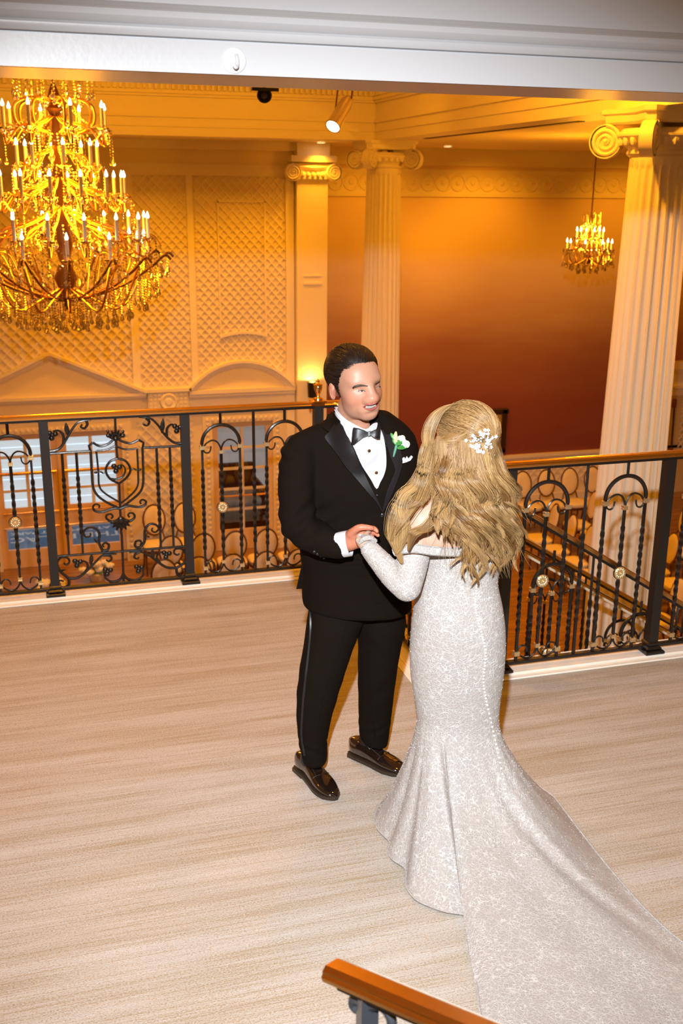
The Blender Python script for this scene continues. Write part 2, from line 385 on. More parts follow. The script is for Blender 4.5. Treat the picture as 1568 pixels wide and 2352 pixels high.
# slim inner frame with arched foot
ifr = bars('trim_15', [(2.822,.14,2.845,2.15),(3.528,.14,3.551,2.15),(2.822,2.13,3.551,2.16)], YW-.045, YW-.01)
arc = MB(); R_ = 1.15; cxa = 3.187; za = .215-R_
pts = [(cxa+R_*math.sin(a), za+R_*math.cos(a)) for a in np.linspace(-.325, .325, 13)]
arc.loft([[(x, YW-.06, z-.022), (x, YW-.01, z-.022), (x, YW-.01, z+.022), (x, YW-.06, z+.022)] for x, z in pts]); arc.build('arched_rail', TRIM, ifr)
# gable pediment over the double doors
AX, AZ, BX0, BX1, BZ = .285, .02, -1.08, 1.66, -.60
gp = struct('trim_16', MB().prism([(BX0+.1,BZ-.08),(BX1-.1,BZ-.08),(AX,AZ-.06)], YW-.05, YW), CREAM)
for sx, ex in ((BX0, AX), (BX1, AX)):
    for k, (dz, dy) in enumerate(((0, .16), (-.045, .12), (-.08, .08))):
        MB().prism([(sx, BZ+dz), (ex, AZ+dz), (ex, AZ+dz-.045), (sx, BZ+dz-.045)], YW-dy, YW).build('raking_cornice', TRIM, gp, False)
MB().box((BX0, YW-.13, BZ-.085), (BX1, YW, BZ-.04)).build('cornice', TRIM, gp, False)
MB().box((BX0+.03, YW-.10, BZ-.12), (BX1-.03, YW, BZ-.085)).build('bed_mould', TRIM, gp, False)
MB().box((BX0+.06, YW-.05, BZ-.33), (BX1-.06, YW, BZ-.12)).build('frieze', CREAM, gp, False)
MB().box((BX0+.04, YW-.08, BZ-.37), (BX1-.04, YW, BZ-.33)).build('architrave', TRIM, gp, False)
# segmental pediment over the single door
cx_, w_, z0_, top_ = 3.14, .84, -.62, -.20
hgt = top_-z0_; Rr = (w_*w_+hgt*hgt)/(2*hgt); cz_ = top_-Rr; aa = math.asin(min(1, w_/Rr))
sp_ = struct('trim_17', MB().prism([(cx_+Rr*.93*math.sin(a), max(z0_-.06, cz_+Rr*.93*math.cos(a))) for a in np.linspace(-aa, aa, 17)], YW-.04, YW), CREAM)
for k, (dr, dy) in enumerate(((0, .15), (-.04, .11), (-.075, .07))):
    b = MB(); b.loft([[(cx_+(Rr+dr)*math.sin(a), YW-dy, cz_+(Rr+dr)*math.cos(a)), (cx_+(Rr+dr)*math.sin(a), YW, cz_+(Rr+dr)*math.cos(a)), (cx_+(Rr+dr-.04)*math.sin(a), YW, cz_+(Rr+dr-.04)*math.cos(a)), (cx_+(Rr+dr-.04)*math.sin(a), YW-dy, cz_+(Rr+dr-.04)*math.cos(a))] for a in np.linspace(-aa, aa, 21)])
    b.build('curved_cornice', TRIM, sp_, True, 30)
for n_, (a, b, y) in dict(cornice=(-.70, -.64, .13), bed_mould=(-.75, -.70, .10), frieze=(-.96, -.75, .04), architrave=(-1.00, -.96, .07)).items():
    MB().box((2.31, YW-y, a), (3.98, YW, b)).build(n_, TRIM, sp_, False)
# block with roundel between the pediments
bl = struct('trim_18', MB().box((1.68, YW-.10, -.98), (2.30, YW, -.62)), CREAM)
MB().box((1.63, YW-.15, -.64), (2.34, YW, -.59)).build('cap', TRIM, bl, False)
for k in range(9):
    for j in range(5):
        if abs(k-4) + abs(j-2) > 2: MB().box((1.70+k*.066, YW-.118, -.955+j*.062), (1.745+k*.066, YW-.10, -.912+j*.062)).build('frieze_tile', TRIM, bl, False)
rd = MB(); rd.lathe([(.005,-.03),(.045,-.03),(.06,-.012),(.085,-.012),(.10,-.028),(.12,-.03),(.135,0),(.135,.03)], (0,0,0), 24)
rme2 = rd.mesh('roundel', TRIM); inst('roundel', rme2, bl, Matrix.Translation((1.99, YW-.13, -.79)) @ Matrix.Rotation(-PI/2, 4, 'X'))
# carved door casings
def casing(name, x0, x1, top, w=.15):
    c = struct(name, MB().box((x0-w, YW-.05, HF), (x0, YW, top)).box((x1, YW-.05, HF), (x1+w, YW, top)).box((x0-w, YW-.05, top), (x1+w, YW, top+w*.75)), CREAM)
    t = MB().ball((0, -.012, 0), (.030, .016, .030), 6, 4).mesh('carved_boss', TRIM)
    z = HF+.1
    while z < top:
        for xx in (x0-w/2, x1+w/2): inst('carved_boss', t, c, Matrix.Translation((xx, YW-.05, z)))
        z += .085
    x = x0-w/2
    while x < x1+w/2: inst('carved_boss', t, c, Matrix.Translation((x, YW-.05, top+w*.37))); x += .085
    return c
casing('trim_19', 2.66, 3.63, -1.18); casing('trim_20', -.62, 1.26, -1.20)
DOORM = mat('honey_door', (.74, .52, .28), .4); SASH = mat('painted_sash', (.70, .64, .54), .5)
def door(name, x0, x1, top, cols, rows, rail, kick=None, m=DOORM, sash=SASH):
    y0, y1 = YW+.05, YW+.09
    st = .10
    d = struct(name, MB().box((x0, y0, HF+.005), (x0+st, y1, top)).box((x1-st, y0, HF+.005), (x1, y1, top)), m)
    def bar_(n, a, b, yy=0, mm=m): MB().box(a, b).build(n, mm, d, False)
    bar_('top_rail', (x0+st, y0, top-st), (x1-st, y1, top)); bar_('bottom_rail', (x0+st, y0, HF+.005), (x1-st, y1, kick[0] if kick else rail))
    gx0, gx1 = x0+st, x1-st
    if kick: bar_('mid_rail', (gx0, y0, kick[1]), (gx1, y1, rail))
    gw = (gx1-gx0)/cols; z0, z1 = rail, top-st; gh = (z1-z0)/rows
    for i in range(1, cols): bar_('muntin', (gx0+i*gw-.025, y0+.005, z0), (gx0+i*gw+.025, y1-.005, z1), 0, sash)
    for j in range(1, rows): bar_('muntin', (gx0, y0+.006, z0+j*gh-.02), (gx1, y1-.006, z0+j*gh+.02), 0, sash)
    for i in range(cols):
        for j in range(rows): MB().box((gx0+i*gw+(.025 if i else 0), y0+.018, z0+j*gh+(.02 if j else 0)), (gx0+(i+1)*gw-(.025 if i < cols-1 else 0), y0+.022, z0+(j+1)*gh-(.02 if j < rows-1 else 0))).build('pane', GLASS, d, False)
    if kick: MB().box((gx0, y0+.018, kick[0]), (gx1, y0+.022, kick[1])).build('pane', GLASS, d, False)
    return d
def pushbar(d, x0, x1, z):
    MB().tube([(x0, YW+.01, z), (x1, YW+.01, z)], .016, 8).tube([(x0+.02, YW+.01, z), (x0+.02, YW+.05, z)], .01, 6).tube([(x1-.02, YW+.01, z), (x1-.02, YW+.05, z)], .01, 6).build('push_bar', BRASS, d)
d1 = door('door_1', -.62, .30, -1.20, 2, 4, -2.36, (-3.03, -2.66)); d2 = door('door_2', .34, 1.26, -1.20, 2, 4, -2.36, (-3.03, -2.66))
for d, a, b in ((d1, -.55, .27), (d2, .37, 1.2)):
    pushbar(d, a, b, -1.80); pushbar(d, a, b, -2.43); pushbar(d, a, b, -2.665)
MB().box((.30, YW+.02, HF+.005), (.34, YW+.10, -1.20)).build('astragal', DOORM, d1, False)
d3 = door('door_3', 2.66, 3.63, -1.18, 2, 5, -2.98); pushbar(d3, 2.75, 3.55, -2.40)
# outside: paving, mat, and a clapboard backdrop whose own glow stands in for daylight
struct('pavement', MB().box((-3.5, YW+.2, HF-.1), (2.3, 18.6, HF)), mat('paving', (.42, .34, .26), .8))
DAY = mat('daylight_glow', (.8, .88, 1), 1, emit=(.76, .90, 1.0), es=.62)
fa = struct('wall_facade', MB().box((-3.5, 18.6, HF), (2.2, 18.7, 1.0)), DAY)
for k in range(22): MB().box((-3.5, 18.585, HF+.19*k), (2.2, 18.6, HF+.19*k+.182)).build('clapboard', DAY, fa, False)
# lobby behind the single door
struct('wall_lobby', MB().box((2.35, 18.6, HF), (4.37, 18.7, 0)), mat('lobby_grey', (.42, .42, .43), .8, emit=(.52,.50,.48), es=.40))  # wall given its own glow in place of lobby lighting
struct('floor_lobby', MB().box((2.31, YW+.2, HF-.1), (4.37, 18.6, HF)), mat('lobby_floor', (.35, .25, .14), .6))
struct('wall_lobby_side', MB().box((2.25, YW+.2, HF), (2.35, 18.6, 0)), mat('lobby_grey2', (.45, .44, .43), .8))
# pilaster ends the panelled wall
pl = struct('trim_21', MB().box((4.004, YW-.16, HF), (4.481, YW+.2, 2.50)), TRIM)
MB().box((4.10, YW-.185, .93), (4.385, YW-.16, .96)).build('tablet_ledge', TRIM, pl, False)
MB().box((4.10, YW-.175, 1.05), (4.385, YW-.16, 1.07)).build('tablet_ledge', TRIM, pl, False)
MB().box((3.96, YW-.19, HF), (4.52, YW-.001, HF+.22)).build('base', TRIM, pl, False)
# ------------------------------------------------------------ columns
def shaft_mesh(z0, z1, r0, r1, nf=24, seg=7):
    rings = []; N = nf*8
    for i in range(seg+1):
        t = i/seg; z = z0+(z1-z0)*t; r = r0+(r1-r0)*(t**1.4)
        rings.append((z, r, 1.0 if 0 < i < seg else (1.0 if i == 0 else 1.0)))
    zt = z1-.05; rt = r1*1.0
    out = []
    def ring(z, r, depth):
        p = []
        for k in range(N):
            ph = (k % 8)/8.0; g = 0
            if ph > .12: g = math.sin(PI*(ph-.12)/.88)**.6
            rr = r*(1-.085*depth*g); a = 2*PI*k/N
            p.append((rr*math.cos(a), rr*math.sin(a), z))
        return p
    out = [ring(z0, r0, 0), ring(z0+.06, r0, 0), ring(z0+.09, r0, 1)]
    for i in range(1, seg): out.append(ring(*[(z0+(z1-z0)*i/seg), r0+(r1-r0)*((i/seg)**1.4), 1]))
    out += [ring(z1-.10, r1*1.003, 1), ring(z1-.075, r1, .6), ring(z1-.06, r1, 0), ring(z1, r1, 0)]
    return MB().loft(out)
def volute_mesh(R=.11, th=.085):
    m = MB()
    pts = []
    m.lathe([(R*.80, -th*.42), (R*.86, -th*.36), (R*.86, th*.36), (R*.80, th*.42)], (0,0,0), 24)
    for s in (-1, 1):
        path = [(r*math.cos(a), r*math.sin(a), s*th*.46) for a, r in ((t*2*PI*2.6+PI*.5, R*(.92-.80*t)) for t in np.linspace(0, 1, 64))]
        m.tube(path, lambda t: R*(.115-.05*t), 6)
        m.ball((0, 0, s*th*.46), (R*.15, R*.15, .014), 10, 5)
    m.lathe([(R*.93, -th*.5), (R, -th*.5), (R, th*.5), (R*.93, th*.5)], (0,0,0), 28, caps=False)
    return m.mesh('volute', TRIM, True, 40)
VOL = volute_mesh()
def column(label, x, y):
    c = thing('column', label, 'column', (x, y, HF))
    def add(mb, n, a=35):
        me = mb.mesh(n, TRIM, True, a); return inst(n, me, c, Matrix.Translation((0, 0, -HF)))
    add(shaft_mesh(HF+.36, 2.60, .300, .231), 'shaft', 60)
    add(MB().box((-.42,-.42,HF), (.42,.42,HF+.14)).lathe([(.39,HF+.14),(.42,HF+.18),(.39,HF+.22),(.35,HF+.24),(.34,HF+.27),(.37,HF+.30),(.35,HF+.34),(.31,HF+.36)], n=32), 'base')
    cp = add(MB().lathe([(.231,2.60),(.245,2.605),(.26,2.62),(.26,2.635),(.245,2.65),(.25,2.655),(.30,2.70),(.34,2.745),(.34,2.76),(.30,2.80)], n=32), 'capital')
    eg = MB()
    for k in range(24): a = 2*PI*k/24; eg.ball((.305*math.cos(a), .305*math.sin(a), 2.715), (.032, .032, .042), 6, 5)
    e = eg.mesh('egg_moulding', TRIM); o = inst('egg_moulding', e, cp, Matrix.Identity(4)); 
    ab = MB(); pts = []
    for k in range(4):
        a = PI/4+k*PI/2; d = Vector((math.cos(a), math.sin(a))); t = Vector((-d.y, d.x))
        pts += [d*.56-t*.05, d*.56+t*.05]
        a2 = a+PI/4; pts += [Vector((math.cos(a2-.3), math.sin(a2-.3)))*.375, Vector((math.cos(a2), math.sin(a2)))*.345, Vector((math.cos(a2+.3), math.sin(a2+.3)))*.375]
    def rg(s, z): return [(p.x*s, p.y*s, z) for p in pts]
    ab.loft([rg(.74, 2.835), rg(.78, 2.85), rg(.79, 2.90), rg(.84, 2.91), rg(.84, 2.945)])
    inst('abacus', ab.mesh('abacus', TRIM, True, 30), cp, Matrix.Identity(4))
    for k in range(4):
        a = PI/4+k*PI/2; d = Vector((math.cos(a), math.sin(a), 0))
        M = Matrix.Translation(d*.425+Vector((0, 0, 2.715))) @ Matrix(((d.x, 0, d.y, 0), (d.y, 0, -d.x, 0), (0, 1, 0, 0), (0, 0, 0, 1))) @ Matrix.Scale(1.15, 4)
        inst('volute', VOL, cp, M)
        ch = MB(); p0 = d*.16+Vector((0,0,2.80)); p1 = d*.30+Vector((0,0,2.830)); p2 = d*.43+Vector((0,0,2.815))
        ch.tube(catmull([p0, p1, p2], 5), .045, 8); inst('volute_band', ch.mesh('volute_band', TRIM), cp, Matrix.Identity(4))
    return c
column('tall cream fluted column behind the groom, near the pilaster', CX, 14.0)
column('large cream fluted column at the right edge of the picture, bearing the railing shadow', CX, 7.42)
# pilaster capital
pc = MB().box((4.02, YW-.20, 2.47), (4.465, YW, 2.70)).build('capital', TRIM, pl, False)
MB().box((3.90, YW-.26, 2.71), (4.59, YW, 2.80)).build('abacus', TRIM, pl, False)
MB().box((4.0, YW-.20, 2.80), (4.50, YW, 2.985)).build('impost', TRIM, pl, False)
MB().tube([(3.93, YW-.17, 2.655), (4.24, YW-.19, 2.63), (4.56, YW-.17, 2.655)], .05, 8).build('volute_band', TRIM, pl)
for xx in (3.93, 4.56): inst('volute', VOL, pl, Matrix.Translation((xx, YW-.20, 2.565)) @ Matrix.Rotation(PI/2, 4, 'X') @ Matrix.Scale(1.12, 4))
for k in range(5):
    MB().ball((4.09+.075*k, YW-.205, 2.535), (.03, .03, .04), 6, 5).build('egg', TRIM, pl)

# ------------------------------------------------------------ wrought iron railings (parts are laid out in (u, z), then swung into place)
SQ = .0075
def twist_bar(z0, z1, ta, tb, turns, h=SQ, n=None):
    m = MB(); rings = []; N = 4
    zs = [z0, ta] + ([ta+(tb-ta)*k/60 for k in range(1, 60)] if turns else []) + [tb, z1]
    for z in zs:
        a = 0 if z <= ta else (turns*2*PI*(min(z, tb)-ta)/(tb-ta) if turns else 0)
        w_ = h*(1.25 if ta < z < tb else 1)
        rings.append([(w_*1.25*math.cos(a+PI/4+k*PI/2), w_*1.25*math.sin(a+PI/4+k*PI/2), z) for k in range(N)])
    return m.loft(rings)
def uz(path): return [(p[0], 0, p[1]) for p in path]
def arch_mesh():
    path = [(-.114, 0, .07)]+[(-.114, 0, .07+.816*k/1) for k in ()]
    arcp = [(-.114*math.cos(a), 0, .886+.114*math.sin(a)) for a in np.linspace(0, PI, 21)]
    m = MB(); m.tube(arcp, .0105, 8)
    for s in (-1, 1):
        leg = twist_bar(.065, .886, .22, .74, 3.0); m.add([(x+s*.114, y, z) for x, y, z in leg.v], leg.f)
    m.tube([(0, 0, 1.0), (0, 0, 1.075)], .0085, 4)
    return m.mesh('arch', IRON, True, 40)
ARCH = arch_mesh()
CENTRE = twist_bar(.135, .835, .22, .74, 2.6).mesh('baluster', IRON, True, 40)
BAR = twist_bar(.065, 1.075, .24, .72, 2.4).mesh('bar', IRON, True, 40)
def scroll(pts, r0=.0058, r1=.0045):
    return MB().tube(catmull(uz(pts), 6), lambda t: r0+(r1-r0)*t, 6)
T_ = [(0,.835),(.004,.862),(.018,.89),(.038,.905),(.062,.905),(.088,.89),(.104,.866),(.104,.845),(.09,.832),(.074,.834),(.064,.848),(.060,.872)]
B_ = [(0,.135),(-.004,.112),(-.016,.09),(-.036,.074),(-.06,.073),(-.086,.085),(-.103,.104),(-.104,.126),(-.09,.142),(-.072,.142),(-.059,.13),(-.055,.108)]
TOPS = [scroll([(s*u, z) for u, z in T_]).mesh('scroll', IRON) for s in (1, -1)]
BOTS = [scroll([(s*u, z) for u, z in B_]).mesh('scroll', IRON) for s in (1, -1)]
def collar_mesh(w, h): return MB().box((-w, -w, -h), (w, w, -h*.25)).box((-w*.86, -w*.86, -h*.25), (w*.86, w*.86, h*.25)).box((-w, -w, h*.25), (w, w, h)).mesh('collar', COLLAR, False)
COLL = collar_mesh(.015, .011); COLS = collar_mesh(.0125, .010)
def rosette_mesh():
    m = MB(); n = 12
    m.lathe([(.032, .004), (.034, .0), (.032, -.004), (.02, -.0075)], n=24)
    for k in range(n):
        a = 2*PI*k/n; m2 = MB().ball((0, 0, 0), (.0115, .0078, .0060), 8, 4)
        m.add([(math.cos(a)*(x+.021)-math.sin(a)*y, math.sin(a)*(x+.021)+math.cos(a)*y, z-.006) for x, y, z in m2.v], m2.f)
    m.ball((0, 0, -.010), (.007, .007, .006), 8, 5)
    return m.mesh('rosette', ROSE, True, 60)
ROSETTE = rosette_mesh()
ROSEB = MB().lathe([(.005,.012),(.036,.008),(.037,.004),(.005,.003)], n=18).mesh('rosette_back', IRON)
class Rail:
    def __init__(s, label, origin, ang, name='iron_railing'):
        s.t = thing(name, label, 'railing', origin); s.R = Matrix.Rotation(ang, 4, 'Z'); s.o = Vector(origin); s.ang = ang
    def put(s, n, me, u=0, z=0, par=None, M=None):
        L_ = s.R @ Matrix.Translation((u, 0, z))
        if M is not None: L_ = L_ @ M
        return inst(n, me, s.t, L_)
    def sub(s, n, me, par, M): return inst(n, me, par, M)
    def mb(s, n, mb, m, smooth=True, angle=35, par=None):
        me = mb.mesh(n, m, smooth, angle); return inst(n, me, par or s.t, s.R if par is None else Matrix.Identity(4))
    def arch(s, u, dz=0, rosette=True, scale=1.0):
        a = s.put('arch', ARCH, u, dz, M=Matrix.Diagonal((1, 1, scale, 1)) if scale != 1 else None)
        for sx in (-1, 1):
            s.sub('collar', COLL, a, Matrix.Translation((sx*.114, 0, .866))); s.sub('collar', COLL, a, Matrix.Translation((sx*.114, 0, .105)))
        b = s.put('baluster', CENTRE, u, dz, M=Matrix.Diagonal((1, 1, scale, 1)) if scale != 1 else None)
        s.sub('collar', COLS, b, Matrix.Translation((0, 0, .835))); s.sub('collar', COLS, b, Matrix.Translation((0, 0, .137)))
        if rosette:
            s.sub('rosette', ROSETTE, b, Matrix.Translation((0, -.014, .49)) @ Matrix.Rotation(-PI/2, 4, 'X'))
            s.sub('rosette_back', ROSEB, b, Matrix.Translation((0, -.002, .49)) @ Matrix.Rotation(PI/2, 4, 'X'))
        for me in TOPS+BOTS: s.put('scroll', me, u, dz, M=Matrix.Diagonal((1, 1, scale, 1)) if scale != 1 else None)
    def bar(s, u, dz=0): s.put('bar', BAR, u, dz)
    def post(s, u, w=.026, top=1.075):
        p = s.mb('post', MB().bev((u-w, -w, .02), (u+w, w, top), .002), IRON_POST, False)
        s.mb('base_plate', MB().bev((u-.055, -.055, .022), (u+.055, .055, .042), .004).bev((u-.042, -.042, .042), (u+.042, .042, .062), .008).bev((u-.034, -.034, .062), (u+.034, .034, .085), .006), IRON, False, par=p)
        return p
    def rails(s, u0, u1):
        pr = [(-.030,1.088),(.030,1.088),(.031,1.094),(.027,1.100),(.027,1.105),(.020,1.111),(.010,1.114),(-.010,1.114),(-.020,1.111),(-.027,1.105),(-.027,1.100),(-.031,1.094)]
        s.mb('handrail', MB().loft([[(u, y, z) for y, z in pr] for u in np.linspace(u0, u1, 5)]), BRASS, True, 25)
        s.mb('under_bar', MB().box((u0, -.019, 1.072), (u1, .019, 1.088)), IRON, False)
        s.mb('bottom_bar', MB().bev((u0, -.015, .048), (u1, .015, .066), .002), IRON, False)
    def arches(s, p0, f=(.212, .412, .604)): s.arch(p0+f[0]); s.bar(p0+f[1]); s.arch(p0+f[2])
RL = Rail('black wrought iron railing with a shield panel along the far edge of the landing', (0, YL, 0), 0)
RL.rails(-1.9, XC+.03)
for u in (-1.56, -.754, .048, .849): RL.post(u)
RL.post(1.662, .028, 1.088)
RL.arches(-.754, (.212, .412, .607)); RL.arches(.849)
RL.mb('finial', MB().bev((1.62, -.05, 1.112), (1.704, .05, 1.122), .003).lathe([(.030,1.122),(.028,1.132),(.012,1.140),(.009,1.150),(.013,1.158),(.020,1.175),(.026,1.198),(.024,1.206),(.028,1.210),(.028,1.215),(.014,1.222),(.008,1.230),(.010,1.236),(.009,1.242),(.003,1.248)], (1.662, 0, 0), 20), BRASS)
# shield panel, drawn in the plane of the railing
def Q(x, y): p = ony(x/3.136, 780+y/3.136, YL); return (p.x, p.z)
def cpath(pts, n=5): return catmull([Vector((a, 0, b)) for a, b in (Q(*p) for p in pts)], n)
def iron(name, pts, r=.006, r1=None, n=5, smoothp=True):
    P = cpath(pts, n) if smoothp else [Vector((a, 0, b)) for a, b in (Q(*p) for p in pts)]
    RL.mb(name, MB().tube(P, (lambda t: r+((r1 or r)-r)*t), 7), IRON)
for a, b in (((345,822),(652,803)), ((1030,780),(1318,765)), ((398,1562),(1348,1487))): iron('cross_rail', [a, b], .0075, smoothp=False)
for a, b in (((445,825),(498,1550)), ((548,815),(598,1545)), ((1128,785),(1157,1500)), ((1222,775),(1250,1490))):
    u, zt = Q(*a); zb = Q(*b)[1]; RL.mb('bar', (lambda tb: MB().add([(x+(u+Q(*b)[0])/2, y, z) for x, y, z in tb.v], tb.f))(twist_bar(zb, zt, zb+.12, zt-.14, 2.2)), IRON, True, 40)
iron('shield', [(832,705),(780,750),(720,767),(668,742)], .0075); iron('shield', [(832,705),(880,733),(940,747),(997,722)], .0075)
iron('shield', [(668,742),(640,765),(652,805)], .0075, smoothp=False); iron('shield', [(997,722),(1033,742),(1026,785)], .0075, smoothp=False)
iron('shield', [(652,805),(660,950),(670,1060),(705,1125),(780,1178),(865,1217)], .0075); iron('shield', [(1026,785),(1031,950),(1028,1050),(1000,1108),(930,1168),(865,1217)], .0075)
iron('shield', [(830,765),(765,795),(693,802)], .006); iron('shield', [(830,765),(900,790),(987,785)], .006)
iron('shield', [(693,802),(708,950),(715,1055),(760,1110),(862,1172)], .006); iron('shield', [(987,785),(994,950),(990,1055),(940,1122),(862,1185)], .006)
iron('rod', [(828,555),(835,720),(845,858)], .007); iron('rod', [(858,1035),(865,1215),(872,1400)], .007); iron('rod', [(875,1390),(882,1530),(890,1745)], .0075)
iron('ring', [(845,856),(790,880),(762,940),(790,1000),(858,1037)], .0075); iron('ring', [(845,856),(905,875),(938,935),(915,990),(858,1037)], .0075)
iron('scroll', [(800,1003),(840,1005),(885,985),(902,940),(885,905),(850,903)], .007, .004)
iron('tie', [(690,957),(725,952),(742,962),(762,955)], .005); iron('tie', [(938,945),(960,930),(980,938),(1012,936)], .005)
VOLS = [[(865,1217),(820,1215),(740,1240),(685,1235),(670,1205),(690,1185),(715,1195),(712,1212)],[(868,1217),(920,1198),(1000,1206),(1042,1192),(1050,1165),(1025,1153),(1008,1168),(1015,1183)],
 [(865,1290),(810,1312),(768,1290),(768,1265),(795,1256),(812,1272),(800,1290)],[(880,1290),(930,1307),(967,1283),(963,1256),(938,1248),(922,1263),(932,1280)],
 [(740,1522),(712,1460),(716,1400),(690,1362),(640,1353),(603,1383),(615,1420),(648,1417),(652,1392)],[(740,1522),(775,1512),(784,1480),(760,1463),(740,1478),(748,1495)],
 [(1000,1502),(1040,1455),(1043,1375),(1075,1330),(1120,1333),(1142,1362),(1118,1387),(1093,1375),(1100,1355)],[(1000,1502),(973,1488),(978,1455),(1005,1447),(1018,1463),(1008,1480)],
 [(495,1720),(565,1712),(630,1660),(690,1600),(740,1553),(790,1545),(840,1545)],[(740,1553),(790,1556),(803,1580),(782,1597),(765,1585)],[(495,1720),(432,1665),(412,1610),(440,1570),(485,1572),(500,1600),(478,1622),(460,1608)],
 [(495,1720),(495,1765),(455,1785),(422,1762),(432,1735),(458,1742)],[(612,1676),(632,1640),(620,1603),(582,1592)],
 [(1270,1645),(1200,1640),(1140,1605),(1080,1560),(1010,1527),(960,1530),(930,1535)],[(1010,1527),(975,1545),(968,1570),(990,1578),(1000,1565)],[(1270,1645),(1328,1605),(1340,1555),(1312,1510),(1265,1508),(1252,1535),(1275,1552),(1292,1540)],
 [(1270,1645),(1275,1685),(1310,1702),(1340,1680),(1332,1652),(1308,1655)],[(1152,1612),(1128,1570),(1148,1535),(1188,1528)],
 [(888,1690),(862,1728),(805,1742),(758,1715),(748,1670)],[(888,1690),(920,1724),(980,1730),(1028,1700),(1028,1655)],
 [(350,805),(420,790),(470,730),(510,660),(555,602),(600,585),(655,577)],[(622,585),(628,612),(606,640),(582,628),(592,610)],[(458,748),(455,690),(425,657),(380,660)],
 [(1312,747),(1250,740),(1190,690),(1140,620),(1090,572),(1045,562),(1000,558)],[(1050,565),(1075,590),(1062,617),(1035,612),(1040,598)],[(1200,695),(1203,640),(1230,613),(1270,617)]]
for v in VOLS: iron('scroll', v, .0090, .0052)
def trefoil(x, y, s=1.35, name='trefoil'):
    u, z = Q(x, y); m = MB()
    for a in (.3, 2.4, 4.5): m.ball((u+.0135*s*math.cos(a), -.002, z+.0135*s*math.sin(a)), (.012*s, .009*s, .012*s), 8, 6)
    m.ball((u, -.006, z), (.009*s, .008*s, .009*s), 8, 6); RL.mb(name, m, IRON, True, 90)
for x, y in ((838,925),(375,687),(1275,637),(557,1607),(1198,1547),(775,1668),(1000,1648)): trefoil(x, y)
def leaf(x, y, dx, dy, w):
    u, z = Q(x, y); u2, z2 = Q(x+dx, y+dy); d = Vector((u2-u, 0, z2-z)); n_ = Vector((-d.z, 0, d.x)).normalized(); m = MB(); r = []
    for t in np.linspace(0, 1, 7):
        p = Vector((u, 0, z))+d*t; q = w*math.sin(PI*min(1, t*.9+.08))
        r.append([p-n_*q, p+Vector((0,-.004,0)), p+n_*q, p+Vector((0,.004,0))])
    RL.mb('leaf', m.loft(r), IRON, True, 60)
for a in ((488,690,-15,-92,.014), (1165,675,10,-110,.014), (655,1625,5,-85,.013), (1105,1580,-10,-78,.013), (700,1470,-25,-45,.006), (1060,1415,18,10,.006), (430,1665,55,-10,.006), (1310,1625,-45,-25,.006)): leaf(*a)
for (x, y) in ((690,957),(1006,937)): u, z = Q(x, y); RL.mb('knop', MB().ball((u, 0, z), (.011,.009,.008), 8, 6), IRON)
def palmette(x, y, up, s):
    u, z = Q(x, y); m = MB()
    for k in range(-3, 4):
        a = k*.42; d = Vector((math.sin(a), 0, -math.cos(a) if not up else math.cos(a))); l = s*(1-.06*abs(k))
        r = []
        for t in np.linspace(0, 1, 6):
            p = Vector((u, -.006*math.sin(PI*t), z))+d*(l*t); q = s*.16*math.sin(PI*(t*.85+.12)); n_ = Vector((d.z, 0, -d.x))
            r.append([p-n_*q, p+Vector((0,-.008,0)), p+n_*q, p+Vector((0,.006,0))])
        m.loft(r)
    m.ball((u, -.006, z), (s*.28, .012, s*.28), 10, 6); RL.mb('palmette', m, IRON, True, 60)
palmette(870,1295,False,.080); palmette(832,712,True,.058)
for sx in (-1, 1):
    u, z = Q(832+sx*52, 690); RL.mb('volute', MB().ball((u, -.002, z), (.014,.010,.014), 8, 6).ball((u+sx*.002, -.002, z+.022), (.008,.007,.012), 8, 6), IRON)
RR = Rail('black wrought iron railing at the near right edge of the landing, behind the bride', (0, YR, 0), 0)
RR.rails(XC-.03, 5.6)
for u in (XC, 2.165, 3.037, 3.92, 4.80): RR.post(u)
RR.arch(1.98); RR.arches(2.158, (.212, .424, .648)); RR.arches(3.037, (.232, .44, .66)); RR.arches(3.92, (.232, .44, .66))
RT = Rail('short iron railing returning between the far and near railings, behind the groom', (XC, YR, 0), PI/2)
RT.rails(.035, YL-YR-.035)
RT.arch(.22); RT.bar(.42); RT.arch(.62); RT.post(.84); RT.arch(1.06); RT.bar(1.25); RT.arch(1.44)
# stair railings going down to the right beyond the landing
def stair_rail(label, X0, Z0, slope, X1, Y, arches, bars_, extra=False, zdrop=.09):
    s = Rail(label, (0, Y, 0), 0, 'stair_railing')
    zz = lambda X: Z0-slope*(X-X0)
    def sl(n, y, h0, h1, m): s.mb(n, MB().loft([[(X, -y, zz(X)+h0), (X, y, zz(X)+h0), (X, y, zz(X)+h1), (X, y*.6, zz(X)+h1+.006), (X, -y*.6, zz(X)+h1+.006), (X, -y, zz(X)+h1)] for X in (X0, X1)]), m, True, 25)
    sl('handrail', .030, -.022, 0, BRASS); sl('under_bar', .019, -.04, -.022, IRON)
    if extra: sl('lower_rail', .024, -.105, -.085, BRASS); sl('lower_strip', .026, -.122, -.105, TRIM)
    sl('bottom_bar', .016, -1.04, -1.02, IRON); sl('stringer', .05, -1.35, -1.045, TRIM)
    for u in arches: s.arch(u, zz(u)-1.11-zdrop)
    for u in bars_:
        z1 = zz(u)-.03; s.mb('bar', (lambda tb: MB().add([(x+u, y, z) for x, y, z in tb.v], tb.f))(twist_bar(z1-1.0, z1, z1-.8, z1-.25, 2.4)), IRON, True, 40)
    return s
stair_rail('brass topped iron stair railing descending right, just beyond the near railing', XC+.06, 1.11, .62, 5.2, 4.66, [2.565+.555*k for k in range(-1, 5)], [2.2875+.555*k for k in range(0, 5)]+[2.80+.555*k for k in range(0, 4)])
